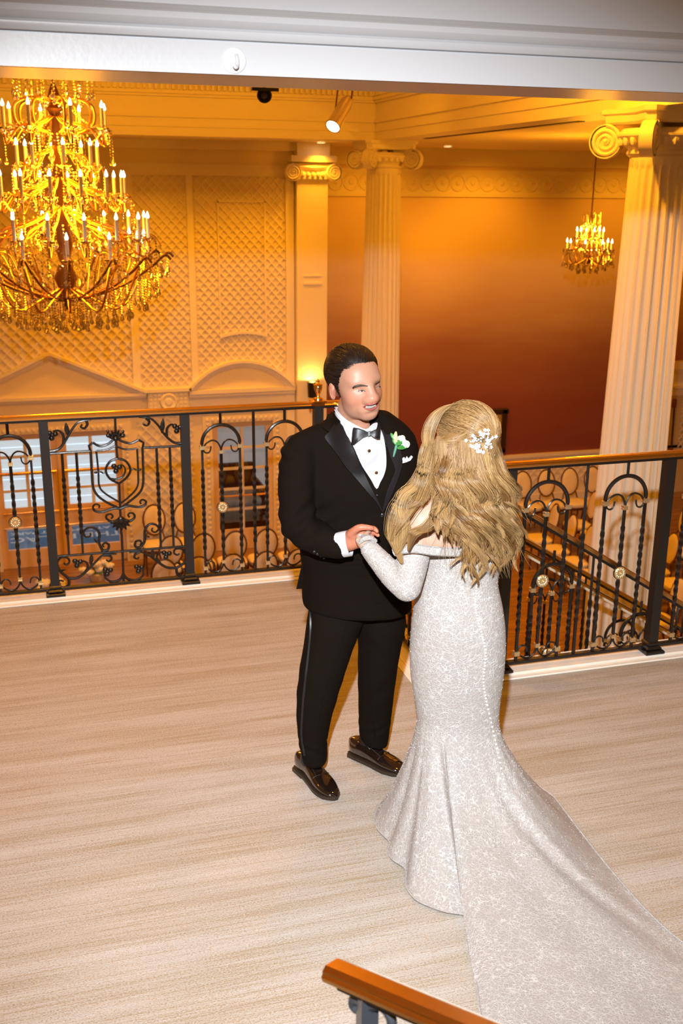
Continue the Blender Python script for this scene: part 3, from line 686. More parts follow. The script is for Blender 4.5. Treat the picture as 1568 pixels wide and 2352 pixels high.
stair_rail('lower iron stair railing with double brass rails descending right beyond the first', 2.2, .68, .61, 5.4, 5.9, [2.6+.6*k for k in range(0, 5)], [2.9+.6*k for k in range(0, 4)]+[2.8+.6*k for k in range(4)], True)
# handrail of the steps the photographer stands on
P1 = onz(764, 2224, .98); P2 = onz(1090, 2362, 1.09); D_ = (P2-P1).normalized(); S_ = D_.cross(Vector((0,0,1))).normalized(); U_ = S_.cross(D_).normalized()
hr = thing('stair_handrail', 'polished brass handrail end on a dark scrolled post in the foreground at the bottom', 'handrail', (P1.x, P1.y, 0))
prf = [(-.028,-.012),(.028,-.012),(.029,-.004),(.024,.002),(.024,.006),(.014,.013),(-.014,.013),(-.024,.006),(-.024,.002),(-.029,-.004)]
MB().loft([[P1+D_*t+S_*a+U_*b for a, b in prf] for t in (0, .4, .8, 1.2)]).build('rail', BRASS, hr, True, 25)
MB().loft([[P1+D_*t+S_*a+U_*b for a, b in ((-.042,-.014),(-.030,-.014),(-.030,-.008),(-.042,-.008))] for t in (.05, 1.2)]).build('side_strip', mat('buff_strip', (.42,.37,.31), .6), hr, False)  # thin buff strip running along one side of the rail
MB().loft([[P1+D_*t+S_*a+U_*b for a, b in ((-.02,-.024),(.02,-.024),(.02,-.012),(-.02,-.012))] for t in (.03, 1.2)]).build('under_bar', IRON_POST, hr, False)
IRONB = mat('blued_iron', (.045, .05, .06), .22, .3)
pb = P1+D_*.10; pb2 = Vector((pb.x, pb.y, 0))
MB().box((pb.x-.016, pb.y-.016, .02), (pb.x+.016, pb.y+.016, pb.z-.012)).build('post', IRONB, hr, False)
MB().bev((pb.x-.05, pb.y-.05, 0), (pb.x+.05, pb.y+.05, .025), .005).build('base_plate', IRONB, hr, False)
for k, (dz, s_, sg) in enumerate(((-.07, .045, 1), (-.06, .022, -1), (-.16, .04, 1), (-.17, .03, -1))):
    c0 = pb+Vector((0, 0, dz))+D_*(sg*(.016+s_*.55))
    path = [c0+D_*(sg*r*math.cos(a))+Vector((0,0,1))*(r*math.sin(a)) for a, r in ((PI-t*4.9, s_*(1-.72*t)) for t in np.linspace(0, 1, 22))]
    MB().tube(path, lambda t: .012-.004*t, 8).build('scroll', IRONB, hr)
# ------------------------------------------------------------ large crystal chandelier
def bead_strand(path, r, n, m=CRYSTAL):
    b = MB(); P = [Vector(p) for p in path]; L = [0]
    for i in range(1, len(P)): L.append(L[-1]+(P[i]-P[i-1]).length)
    for k in range(n):
        s = L[-1]*k/max(1, n-1); i = next((j for j in range(1, len(P)) if L[j] >= s-1e-9), len(P)-1)
        t = (s-L[i-1])/max(1e-9, L[i]-L[i-1]); p = P[i-1].lerp(P[i], t); b.octa(p, r, r*1.15)
    return b
def drop_mesh(l, w): 
    return MB().lathe([(.001, 0), (w*.25, -l*.12), (w*.7, -l*.45), (w, -l*.72), (w*.75, -l*.9), (.001, -l)], n=6, caps=False).mesh('crystal_drop', CRYSTAL, False)
DROP = drop_mesh(.062, .017); DROPS = drop_mesh(.035, .009)
def candle_meshes(h, r):
    c = MB().lathe([(r, 0), (r, h), (r*.7, h+.004)], n=10).mesh('candle', CANDLE)
    b = MB().lathe([(r*.45, h), (r*.95, h+.010), (r*1.0, h+.018), (r*.6, h+.036), (.001, h+.055)], n=10).mesh('bulb', FLAME)
    d = MB().lathe([(r*.9, -.03), (r*1.2, -.012), (r*2.3, -.006), (r*4.2, .012), (r*4.0, .012), (r*2.2, 0), (r*.9, .002)], n=14).mesh('drip_pan', CRYSTAL)
    return c, b, d
def chandelier(label, x, y, tiers, stem, crown, skirt, cr, ch, arm_m=GOLD, arm_r=.009, sw=1.0):
    c = thing('chandelier', label, 'chandelier', (x, y, stem[-1][1]))
    base = Vector((0, 0, -stem[-1][1]))
    def add(mb, n, m, a=50): return inst(n, mb.mesh(n, m, True, a), c, Matrix.Translation(base))
    add(MB().lathe(stem, n=16), 'stem', BRONZE)
    add(MB().tube([(0, 0, stem[0][1]-.02), (0, 0, 4.0 if x < 4 else 2.99)], .008, 6), 'chain', BRONZE)
    cm, bm_, dm = candle_meshes(ch, cr)
    for ti, (z, r, n, ph, zr, dip) in enumerate(tiers):
        arm = MB().tube(catmull([(0, 0, zr), (r*.35, 0, zr-dip*.6), (r*.72, 0, zr-dip), (r*.97, 0, z-.10), (r, 0, z-.035)], 6), arm_r, 6).mesh('arm', arm_m)
        hook = MB().tube(catmull([(r*.55, 0, zr-dip*.9), (r*.75, 0, z+.02), (r*1.03, 0, z+.035), (r*1.14, 0, z-.04)], 6), arm_r*.6, 5).mesh('hook', arm_m)
        st = bead_strand([(r*1.14, 0, z-.05), (r*1.14, 0, z-.05-.13*sw)], .0085*sw, 7).mesh('crystal_strand', CRYSTAL, False)
        for k in range(n):
            a = ph+2*PI*k/n; Rz = Matrix.Rotation(a, 4, 'Z')
            inst('arm', arm, c, Matrix.Translation(base) @ Rz)
            hk = inst('hook', hook, c, Matrix.Translation(base) @ Rz)
            inst('crystal_strand', st, hk, Matrix.Identity(4))
            inst('crystal_drop', DROP if sw > .7 else DROPS, hk, Matrix.Translation((r*1.14, 0, z-.055-.135*sw)))
            cd = inst('candle', cm, c, Matrix.Translation(base) @ Rz @ Matrix.Translation((r, 0, z)))
            inst('bulb', bm_, cd, Matrix.Identity(4)); inst('drip_pan', dm, cd, Matrix.Identity(4))
            for q in range(3):
                aa = q*2*PI/3+a; inst('crystal_drop', DROPS, cd, Matrix.Translation((cr*4*math.cos(aa), cr*4*math.sin(aa), .008)))
            a2 = a+2*PI/n
            sg = [((r*.98)*math.cos(a+(a2-a)*t), (r*.98)*math.sin(a+(a2-a)*t), z+.01-.10*sw*math.sin(PI*t)) for t in np.linspace(0, 1, 9)]
            o_ = inst('swag', bead_strand(sg, .0085*sw, 15).mesh('swag', CRYSTAL, False), c, Matrix.Translation(base)); tag(o_, kind='stuff')
            # bead chain climbing to the stem
            ins = [((r*(1-t*.85))*math.cos(a), (r*(1-t*.85))*math.sin(a), z+.02+(.22*sw)*t*t+.0*t) for t in np.linspace(0, 1, 8)]
            o_ = inst('swag', bead_strand(ins, .008*sw, 14).mesh('swag', CRYSTAL, False), c, Matrix.Translation(base)); tag(o_, kind='stuff')
    for (r, z, l, n, ph) in crown:
        s1 = bead_strand([(0,0,0), (0,0,-l)], .0075*sw, max(4, int(l/.017/sw))).mesh('crystal_strand', CRYSTAL, False)
        for k in range(n):
            a = ph+2*PI*k/n; s = inst('crystal_strand', s1, c, Matrix.Translation(base+Vector((r*math.cos(a), r*math.sin(a), z+.02*math.sin(k*2.3)))))
            inst('crystal_drop', DROP if sw > .7 else DROPS, s, Matrix.Translation((0, 0, -l)))
    for (r, z, n, l) in skirt:
        s1 = bead_strand([(0,0,0), (0,0,-l)], .0075*sw, max(4, int(l/.017/sw))).mesh('crystal_strand', CRYSTAL, False)
        for k in range(n):
            a = 2*PI*(k+.3*random.random())/n; s = inst('crystal_strand', s1, c, Matrix.Translation(base+Vector((r*math.cos(a), r*math.sin(a), z+.03*(random.random()-.5)))))
            inst('crystal_drop', DROP if sw > .7 else DROPS, s, Matrix.Translation((0, 0, -l)))
    return c
CHX, CHY = .325, 8.7
def cz(y): return ony(140, y, CHY).z
big_t = [(cz(300), .385, 8, .25, cz(262), .10), (cz(385), .30, 8, .1, cz(330), .10), (cz(455), .49, 14, .05, cz(400), .14), (cz(548), .655, 16, .2, cz(470), .20), (cz(590), .62, 12, .0, cz(655), .16)]
stem = [(.012, cz(190)), (.03, cz(205)), (.05, cz(225)), (.022, cz(235)), (.06, cz(250)), (.025, cz(270)), (.04, cz(330)), (.02, cz(360)), (.06, cz(410)), (.03, cz(450)), (.05, cz(500)), (.075, cz(560)), (.04, cz(600)), (.09, cz(640)), (.05, cz(670)), (.06, cz(684)), (.02, cz(694)), (.028, cz(702)), (.004, cz(712))]
CH = chandelier('large tiered crystal chandelier with lit candles hanging at the upper left', CHX, CHY, big_t, stem,
    [(.10, cz(188), .10, 8, 0), (.20, cz(180), .12, 14, .2), (.29, cz(176), .10, 18, .1), (.16, cz(300), .16, 10, 0), (.20, cz(420), .14, 12, .1), (.34, cz(505), .14, 16, .2)],
    [(.80, cz(585), 34, .10), (.72, cz(612), 32, .16), (.62, cz(640), 30, .18), (.50, cz(660), 28, .19), (.38, cz(675), 24, .19), (.25, cz(690), 18, .16), (.12, cz(702), 10, .14)], .0135, .155)
# curved ribs of the basket and crown arms
rib = MB().tube(catmull([(.05, 0, cz(690)), (.25, 0, cz(676)), (.48, 0, cz(650)), (.68, 0, cz(612)), (.80, 0, cz(583)), (.85, 0, cz(592))], 6), .010, 6).mesh('basket_rib', BRONZE)
crn = MB().tube(catmull([(.03, 0, cz(236)), (.16, 0, cz(226)), (.285, 0, cz(240)), (.30, 0, cz(275)), (.24, 0, cz(298)), (.12, 0, cz(306))], 6), .011, 6).mesh('crown_arm', GOLD)
for k in range(16): inst('basket_rib', rib, CH, Matrix.Translation((0, 0, -stem[-1][1])) @ Matrix.Rotation(2*PI*k/16, 4, 'Z'))
for k in range(8): inst('crown_arm', crn, CH, Matrix.Translation((0, 0, -stem[-1][1])) @ Matrix.Rotation(2*PI*k/8+.2, 4, 'Z'))
SX, SY = 6.77, 12.0
def sz(y): return ony(1357, y, SY).z
chandelier('small crystal chandelier hanging in the aisle before the mural', SX, SY,
    [(sz(548), .165, 6, .3, sz(545), .04), (sz(574), .275, 8, .1, sz(590), .09)],
    [(.008, sz(488)), (.02, sz(500)), (.012, sz(520)), (.03, sz(545)), (.015, sz(565)), (.03, sz(585)), (.035, sz(600)), (.01, sz(606)), (.003, sz(612))],
    [(.06, sz(490), .10, 6, 0), (.11, sz(492), .12, 10, .1), (.10, sz(552), .10, 8, 0)], [(.29, sz(580), 20, .09), (.22, sz(594), 16, .08), (.12, sz(603), 10, .07)], .011, .085, BRONZE, .006, .72)
for k, (z, e) in enumerate(((cz(265), 70), (cz(400), 100), (cz(530), 120))):
    lamp('chandelier_glow', 'POINT', (CHX, CHY, z), e, WARM, .35)
lamp('chandelier_glow', 'POINT', (SX, SY, sz(535)), 170, WARM, .18)

# ------------------------------------------------------------ lamps, spotlights and small fittings
SCX = 4.212
sc = thing('wall_sconce', 'small wall sconce with black drum shade glowing on the pilaster', 'lamp', (SCX, YW-.28, -1.0))
MB().lathe([(.070,-.79),(.082,-.55)], (SCX, YW-.29, 0), 24, False).build('shade', BLACKP, sc)
MB().ball((SCX, YW-.29, -.62), (.028,.028,.045), 10, 8).build('bulb', mat('sconce_bulb', (1,.9,.7), .3, emit=(1,.6,.2), es=22), sc)
MB().tube(catmull([(SCX, YW-.16, -.92), (SCX, YW-.24, -.95), (SCX, YW-.29, -.88), (SCX, YW-.29, -.67)], 5), .010, 6).build('arm', BRASS, sc)
MB().lathe([(.012,-1.06),(.03,-1.0),(.035,-.92),(.015,-.86)], (SCX, YW-.17, 0), 12).build('backplate', BRASS, sc)
lamp('sconce_glow', 'POINT', (SCX, YW-.29, -.57), 11, (1, .52, .10), .03)
YT = 8.5
pa = ony(607, 219, YT); 
tl = thing('spotlight', 'small black theatre spotlight, unlit, facing out below the header', 'spotlight', tuple(pa-Vector((0,0,.06))))
dirc = (CC-pa).normalized(); dq = dirc.to_track_quat('Z', 'Y').to_matrix().to_4x4()
inst('can', MB().lathe([(.045,-.22),(.058,-.2),(.058,.0),(.050,.0),(.045,-.03),(.001,-.035)], n=20).mesh('can', BLACKP), tl, Matrix.Translation((0,0,.06)) @ dq)
inst('lens', MB().ball((0,0,-.03), (.04,.04,.014), 12, 6).mesh('lens', mat('spot_lens', (.05,.03,.02), .1)), tl, Matrix.Translation((0,0,.06)) @ dq)
MB().box((pa.x-.10, pa.y-.02, pa.z+.03), (pa.x+.11, pa.y+.02, pa.z+.055)).build('yoke', BLACKP, tl, False)
MB().tube([(pa.x, pa.y, pa.z+.05), (pa.x, pa.y, 4.0)], .012, 6).build('stem', BLACKP, tl)
p0, p1 = ony(800, 228, YT), ony(764, 291, YT-.15)
tl2 = thing('spotlight', 'metal can spotlight, lit, tilted down below the header', 'spotlight', tuple(p1))
dd_ = (p1-p0); ln = dd_.length; q2 = dd_.normalized().to_track_quat('Z', 'Y').to_matrix().to_4x4(); off = p0-p1
inst('can', MB().lathe([(.035,0),(.05,.03),(.055,.09),(.058,ln-.02),(.064,ln-.015),(.064,ln),(.054,ln),(.05,ln-.01)], n=20, caps=False).mesh('can', SILVERP), tl2, Matrix.Translation(off) @ q2)
inst('lens', MB().ball((0,0,ln-.006), (.053,.053,.010), 14, 6).mesh('lens', mat('spot_lens_lit', (1,.95,.85), .2, emit=(1,.85,.55), es=14)), tl2, Matrix.Translation(off) @ q2)
for sx in (-1, 1):
    MB().tube([p0.lerp(p1, .35)+Vector((.06*sx, 0, 0)), p0+Vector((.06*sx-.02, 0, .14))], .007, 5).build('bracket', BRONZE, tl2)
MB().tube([p0+Vector((-.02, 0, .14)), (p0.x-.02, p0.y, 4.0)], .012, 6).build('stem', BLACKP, tl2)
for nm, (x, y), on in (('bright recessed downlight in the aisle ceiling beside the right column capital', (1377,257), 1), ('recessed downlight in the aisle ceiling right of the middle column', (1028,335), 1), ('recessed downlight left of the middle column capital', (737,326), 1), ('tiny recessed downlight just right of the middle column capital', (930,323), 1)):
    z_ = 2.984; p = onz(x, y, z_)
    if p.y > 17.2: p = ony(x, y, 16.6)
    t = thing('downlight', nm, 'light', (p.x, p.y, z_-.02))
    rr = .06 if 'tiny' not in nm else .025
    MB().lathe([(rr*1.25,.0),(rr*1.25,-.012),(rr,-.014),(rr,-.004)], (p.x, p.y, z_), 18, False).build('bezel', TRIM, t)
    MB().lathe([(.001,-.006),(rr,-.006)], (p.x, p.y, z_), 18, False).build('lens', mat('downlight_lens', (1,.95,.85), .3, emit=(1,.80,.45), es=9), t)
    lamp('downlight_beam', 'SPOT', (p.x, p.y, z_-.04), 60, WARM, .05, (p.x, p.y, 0), math.radians(110), .9)
# unseen warm spots added to wash wall and floor; mural, pilaster washes inferred
for x, y, e, tgt in ((.4, 14.7, 120, (.4, 15.7, -2.4)), (1.9, 14.7, 110, (1.9, 15.8, -2.2)), (3.2, 14.7, 120, (3.2, 15.8, -2.2)), (4.25, 14.9, 32, (4.25, 15.8, -1)), (7.4, 15.6, 150, (7.6, 17.2, .9)), (10.2, 15.6, 110, (10.4, 17.2, 1.0)), (5.6, 15.6, 80, (5.6, 17.2, 1.2)), (7.6, 13.5, 210, (7.6, 13.5, HF)), (9.6, 13, 210, (9.6, 13, HF)), (7.2, 9.6, 140, (7.2, 9.6, HF)), (2.4, 14.6, 170, (2.4, 13.6, HF))):
    lamp('warm_fill_spot', 'SPOT', (x, y, 2.94), e*1.35, WARM, .06, tgt, math.radians(100), 1.0)
lamp('warm_fill_spot', 'SPOT', (2.6, 11.0, 3.9), 420, WARM, .1, (2.6, 12.6, HF), math.radians(110), 1.0)  # unseen spot added to brighten the chairs
for x, y, e, tgt in ((-1.6, 10.5, 95, (-1.0, 15.9, 1.2)), (1.2, 10.8, 90, (1.6, 15.9, 1.2)), (3.4, 10.6, 95, (3.8, 15.9, 1.4)), (2.6, 8.2, 170, (4.7, 9.5, 3.2)), (1.0, 9.5, 60, (1.0, 13.8, 3.3)), (3.2, 6.8, 380, (4.7, 7.4, 2.6)),
                     (.2, 5.0, 120, (.2, 5.2, 0)), (2.8, 3.7, 75, (2.6, 3.4, 0)), (-1.5, 4.8, 100, (-1.5, 5.0, 0)), (1.3, 5.2, 100, (1.3, 5.0, 0))):
    lamp('warm_fill_spot', 'SPOT', (x, y, 3.95), e, WARM, .08, tgt, math.radians(115), 1.0)  # unseen ceiling spots added to warm walls, beam, column and landing
lamp('warm_fill_spot', 'SPOT', (6.2, 6.3, 2.94), 300, WARM, .06, (4.9, 7.4, 0), math.radians(90), 1.0)  # unseen spot added to brighten the large column
# plastic hook on the header
hp = ony(537, 139, 2.768); hk = thing('wall_hook', 'round clear adhesive hook stuck on the white header', 'hook', (hp.x, 2.768, hp.z-.03))
inst('disc', MB().lathe([(.0305,0),(.0305,.002),(.0285,.0035),(.001,.003)], n=32).mesh('disc', WHITEP), hk, Matrix.Translation((0, 0, .03)) @ Matrix.Rotation(PI/2, 4, 'X'))
MB().tube(catmull([(hp.x+.006, 2.764, hp.z+.012), (hp.x+.006, 2.756, hp.z+.004), (hp.x+.005, 2.752, hp.z-.012), (hp.x, 2.744, hp.z-.018), (hp.x-.005, 2.744, hp.z-.012)], 5), .0048, 8).build('hook', WHITEP, hk)
# door mat outside, lettered for guests arriving
MATB = mat('blue_mat', (.035, .16, .36), .8, emit=(.06, .24, .5), es=.0)
mx0, mx1, my0, my1 = -.78, 1.38, 16.86, 17.95
dm_ = thing('door_mat', 'blue entrance mat with white lettering outside the double doors', 'mat', ((mx0+mx1)/2, (my0+my1)/2, HF))
MB().bev((mx0, my0, HF+.001), (mx1, my1, HF+.012), .003).build('pile', MATB, dm_, False)
WL = mat('white_lettering', (.72, .76, .78), .8)
MB().box((mx0+.02, my0+.015, HF+.012), (mx1-.02, my0+.045, HF+.014)).build('border', WL, dm_, False)
def text_obj(name, body, size, loc, rotz, parent, m):
    cu = bpy.data.curves.new(name, 'FONT'); cu.body = body; cu.size = size; cu.align_x = 'CENTER'; cu.align_y = 'CENTER'; cu.extrude = .001; cu.offset = .004
    tmp = bpy.data.objects.new('tmp_text', cu); COL.objects.link(tmp); bpy.context.view_layer.update()
    dg = bpy.context.evaluated_depsgraph_get(); me = bpy.data.meshes.new_from_object(tmp.evaluated_get(dg)); bpy.data.objects.remove(tmp)
    me.materials.clear(); me.materials.append(m); me.name = name
    return inst(name, me, parent, Matrix.Translation(Vector(loc)-wpos(parent)) @ Matrix.Rotation(rotz, 4, 'Z'))
cxm = (mx0+mx1)/2
text_obj('lettering', 'THE PALACE', .36, (cxm, 17.42, HF+.0135), PI, dm_, WL)
text_obj('lettering', 'AT SOMERSET PARK', .185, (cxm, 17.76, HF+.0135), PI, dm_, WL)
rg_ = MB(); rg_.loft([[(cxm+r*math.cos(a)*1.0, 17.06+r*math.sin(a), HF+.0145) for a in np.linspace(0, 2*PI, 33)[:-1]] for r in (.13, .155)], False); rg_.build('emblem_ring', WL, dm_, False)
# flowers on the hall floor
def flowers(label, x, y, s, seed):
    rn = random.Random(seed); p = onz(x, y, HF+.18)
    t = thing('flower_arrangement', label, 'flowers', (p.x, p.y, HF), 'white flower arrangements on the hall floor')
    MB().lathe([(.10,0),(.11,.04),(.13,.10)], (p.x, p.y, HF), 14).build('bowl', mat('pale_bowl', (.7,.62,.45), .5), t)
    for k in range(11):
        a = rn.random()*6.3; r = s*math.sqrt(rn.random()); h = .15+.16*rn.random()*(1-r/s*.5)
        c = (p.x+r*math.cos(a), p.y+r*math.sin(a)*.8, HF+h); m_ = MB().ball(c, (.055,.055,.045), 8, 5)
        for q in range(5): aa = q*1.256; m_.ball((c[0]+.04*math.cos(aa), c[1]+.04*math.sin(aa), c[2]+.012), (.032,.032,.03), 6, 4)
        m_.build('blossom', PETAL, t)
    for k in range(10):
        a = rn.random()*6.3; c = Vector((p.x, p.y, HF+.10)); d = Vector((math.cos(a), math.sin(a), .25)); e = c+d*(s*1.25); sd = Vector((-d.y, d.x, 0))*.03
        MB().add([c, c.lerp(e,.5)+sd, e, c.lerp(e,.5)-sd, c.lerp(e,.5)+Vector((0,0,.012))], [(0,1,4),(1,2,4),(2,3,4),(3,0,4)]).build('leaf', GREEN, t)
flowers('white flower arrangement below the shield panel of the far railing', 222, 1305, .22, 1)
flowers('white flower arrangement near the leftmost post, at the picture’s left', 112, 1345, .18, 2)
flowers('white flower arrangement at the feet of the oval-back chairs, right of the shield panel', 452, 1335, .15, 3)
# mural picture frame, small dark table, door surround at the far right
f0 = ony(1164, 939, YM-.06); f1 = ony(1161, 1040, YM-.06)
fr = thing('picture_frame', 'dark wooden framed picture hanging low on the mural beside the bride’s hair', 'picture', (8.0, YM-.06, f1.z))
for n_, a, b in (('frame_side', (f0.x-.09, f1.z), (f0.x, f0.z)), ('frame_side', (7.52, f1.z), (7.61, f0.z)), ('frame_top', (7.48, f0.z-.09), (f0.x+.03, f0.z+.01)), ('frame_bottom', (7.52, f1.z), (f0.x, f1.z+.09))):
    MB().bev((a[0], YM-.09, a[1]), (b[0], YM-.002, b[1]), .012).build(n_, mat('dark_frame', (.035,.012,.006), .4), fr, False)
MB().box((7.6, YM-.05, f1.z+.08), (f0.x-.08, YM-.03, f0.z-.08)).build('canvas', mat('old_picture', (.45,.30,.10), .5, vary=(9,.5)), fr, False)
tb = Vector((7.35, 15.7, 0)); t = thing('side_table', 'small black side table by the mural wall behind the bride’s hair', 'table', (tb.x, tb.y, HF))
BK = mat('black_lacquer', (.02,.013,.01), .3)
MB().bev((tb.x-.30, tb.y-.22, HF+.74), (tb.x+.26, tb.y+.22, HF+.78), .01).build('top', BK, t, False); MB().box((tb.x-.26, tb.y-.19, HF+.58), (tb.x+.22, tb.y+.19, HF+.74)).build('apron', BK, t, False)
for sx in (-.25, .21):
    for sy in (-.18, .18): MB().box((tb.x+sx-.025, tb.y+sy-.025, HF), (tb.x+sx+.025, tb.y+sy+.025, HF+.58)).build('leg', BK, t, False)
yb = YM-.12; a = ony(1547, 835, yb)
sr = struct('trim_22', MB().box((a.x, yb-.10, a.z-.10), (14.4, YM, a.z+.03)), TRIM)
for k, (d0, d1, dy) in enumerate(((-.18,-.10,.05), (-.42,-.18,.0), (-.47,-.42,.06), (-.62,-.47,-.02))): MB().box((a.x+.03, yb-dy, a.z+d0), (14.4, YM, a.z+d1)).build('moulding', TRIM, sr, False)
MB().box((a.x+.05, yb+.05, HF), (14.4, YM, a.z-.62)).build('door_leaf', mat('ochre_paint', (.62,.50,.28), .5), sr, False)
lattice('trellis_panel', 'narrow trellis panel at the right picture edge beyond the large column', [(a.x+.30,-2.6),(a.x+1.3,-2.6),(a.x+1.3,a.z-.7),(a.x+.30,a.z-.7)], .10, yb+.03)
h0, h1 = ony(1546, 925, yb), ony(1538, 1036, yb); dp = thing('door_pull', 'long dark metal door pull beside the large column, far right', 'handle', tuple(h1))
MB().tube([h0-Vector((0,.04,-.06)), h1-Vector((0,.04,0))], .016, 6).build('bar', BLACKP, dp)
for q in (h0, h1): MB().lathe([(.03,-.09),(.042,-.08),(.042,.06),(.03,.08)], tuple(q-Vector((0,.03,.0))), 10).build('bracket', mat('red_bronze', (.18,.045,.015), .4, .4), dp)
# lobby armchair glimpsed through the single door
so = thing('armchair', 'brown and grey armchair in the lobby, seen through the single glazed door', 'armchair', (3.25, 17.7, HF))
GR = mat('grey_cushion', (.45,.45,.44), .8, emit=(.5,.5,.5), es=.05); BRN = mat('brown_timber', (.12,.035,.012), .5)
MB().bev((2.95, 17.4, HF+.30), (3.75, 18.0, HF+.46), .04).build('seat', GR, so, True, 60); MB().bev((2.95, 17.95, HF+.42), (3.75, 18.1, HF+.95), .04).build('backrest', BRN, so, True, 60)
for sx in (2.90, 3.74): MB().bev((sx, 17.4, HF+.12), (sx+.07, 18.05, HF+.66), .02).build('arm', BRN, so, False)
for sx in (2.93, 3.72):
    for sy in (17.45, 18.0): MB().box((sx, sy, HF), (sx+.05, sy+.05, HF+.12)).build('leg', BRN, so, False)

# ------------------------------------------------------------ oval-back chairs
def make_chair():
    t = thing('banquet_chair', 'x', 'chair', (0, 0, 0))
    def add(mb, n, m, par=None, a=50): return inst(n, mb.mesh(n, m, True, a), par or t, Matrix.Identity(4))
    seat = MB(); r = lambda s, z: [(s*.235*math.copysign(abs(math.cos(q))**.55, math.cos(q)), s*.225*math.copysign(abs(math.sin(q))**.55, math.sin(q)), z) for q in np.linspace(0, 2*PI, 29)[:-1]]
    add(seat.loft([r(.96,.42), r(1,.44), r(1,.475), r(.9,.495), r(.5,.505)]), 'seat', CHAIRC)
    add(MB().loft([r(.95,.37), r(1.0,.38), r(1.0,.415), r(.95,.42)]), 'seat_frame', WOODF)
    tilt = lambda p: (p[0], .215+.18*(p[2]-.46)+p[1], p[2])
    ov = lambda s, y: [tilt((.178*s*math.cos(q), y, .80+.235*s*math.sin(q))) for q in np.linspace(0, 2*PI, 29)[:-1]]
    bk = add(MB().loft([ov(.5,-.03), ov(.88,-.026), ov(.97,-.008), ov(.97,.012), ov(.9,.024), ov(.5,.028)]), 'backrest', CHAIRC)
    ringp = [Vector(tilt((.186*math.cos(q), 0, .80+.245*math.sin(q)))) for q in np.linspace(0, 2*PI, 33)]
    add(MB().tube(ringp, .0135, 7, False), 'frame', WOODF, bk)
    for s in (-1, 1):
        add(MB().tube(catmull([(s*.19, .20, .38), (s*.17, .215, .47), tilt((s*.13, 0, .60)), tilt((s*.10, 0, .605))], 4), .013, 6), 'back_post', WOODF)
        add(MB().tube(catmull([(s*.20, -.19, .40), (s*.205, -.20, .25), (s*.20, -.20, 0)], 4), lambda q: .022-.010*q, 8), 'leg', WOODF)
        add(MB().tube(catmull([(s*.19, .19, .40), (s*.20, .22, .2), (s*.205, .27, 0)], 4), lambda q: .020-.008*q, 8), 'leg', WOODF)
    return t
proto = make_chair(); used = [False]; CS = .90
def chair(label, x, y, rot, group):
    t = proto if not used[0] else copy_tree(proto)
    used[0] = True
    t.location = (x, y, HF); t.rotation_euler = (0, 0, rot); t.scale = (CS, CS, CS+.05); tag(t, label, 'chair', group); return t
def row(desc, pts, rot, group):
    for i, (x, y) in enumerate(pts): chair('%s, %s from the left' % (desc, ORD[i]), x, y, rot, group)
row('cream oval-back chair against the trellis under the shield panel', [(1.66, 15.35), (2.13, 15.35)], 0, 'oval-back chairs by the panelled wall')
row('cream oval-back chair in the back row behind the far railing', [(1.72+.455*k, 14.35-.012*k) for k in range(7)], PI, 'oval-back chairs in rows left')
row('cream oval-back chair in the front row cut by the curb', [(1.50+.455*k, 13.40-.01*k) for k in range(6)], PI, 'oval-back chairs in rows left')
row('cream oval-back chair along the mural dado', [(8.10+.455*k, 15.75) for k in range(5)], .05, 'oval-back chairs along the dado')
for r_, (X, y1, n) in enumerate(((7.45, 14.1, 7), (8.42, 14.6, 8), (9.4, 14.6, 5))):
    for k in range(n): chair('cream oval-back chair in the %s block row past the stair, %s from its far end' % (ORD[r_], ORD[k]), X, y1-.56*k, -PI/2-.08, 'oval-back chairs in the right block')
# ------------------------------------------------------------ figure helpers
def fuse(mb, voxel, smooth=6, name='tmp', factor=.5):
    """union of overlapping closed shapes into one continuous surface"""
    me = mb.mesh(name, None, False); o = bpy.data.objects.new('tmp_fuse', me); COL.objects.link(o)
    md = o.modifiers.new('r', 'REMESH'); md.mode = 'VOXEL'; md.voxel_size = voxel; md.adaptivity = 0
    bpy.context.view_layer.update(); dg = bpy.context.evaluated_depsgraph_get()
    m2 = bpy.data.meshes.new_from_object(o.evaluated_get(dg)); bpy.data.objects.remove(o); bpy.data.meshes.remove(me)
    if smooth: relax(m2, smooth, factor)
    m2.name = name; m2.polygons.foreach_set('use_smooth', [True]*len(m2.polygons))
    return m2
def vco(me):
    a = np.empty(len(me.vertices)*3, np.float64); me.vertices.foreach_get('co', a); return a.reshape(-1, 3)
def setco(me, a): me.vertices.foreach_set('co', np.ascontiguousarray(a).ravel()); me.update()
def relax(me, it, f=.5):
    n = len(me.vertices); e = np.empty(len(me.edges)*2, np.int64); me.edges.foreach_get('vertices', e); e = e.reshape(-1, 2)
    deg = np.bincount(e.ravel(), minlength=n)[:, None].clip(1); co = vco(me)
    for _ in range(it):
        s = np.zeros_like(co)
        for k in range(3):
            s[:, k] = np.bincount(e[:, 0], co[e[:, 1], k], n)+np.bincount(e[:, 1], co[e[:, 0], k], n)
        co = co+(s/deg-co)*f
    setco(me, co)
def bvh(*mes):
    V = []; F = []
    for me in mes:
        k = len(V); V += [v.co.copy() for v in me.vertices]; F += [tuple(i+k for i in p.vertices) for p in me.polygons]
    return BVHTree.FromPolygons(V, F)
def hit(tree, x, y, dflt=None):
    d = ray(x, y).normalized(); r = tree.ray_cast(CC, d)
    if r[0] is not None: return r[0], r[1]
    D = dflt or 3.9; q = tree.find_nearest(CC+d*D); r2 = tree.find_nearest(CC+d*(q[0]-CC).dot(d)); return r2[0], r2[1]
def at_depth(x, y, Y, yc=None):   # a pixel at the optical depth of the pixel-plane through world y = Y
    return ony(x, y, Y)
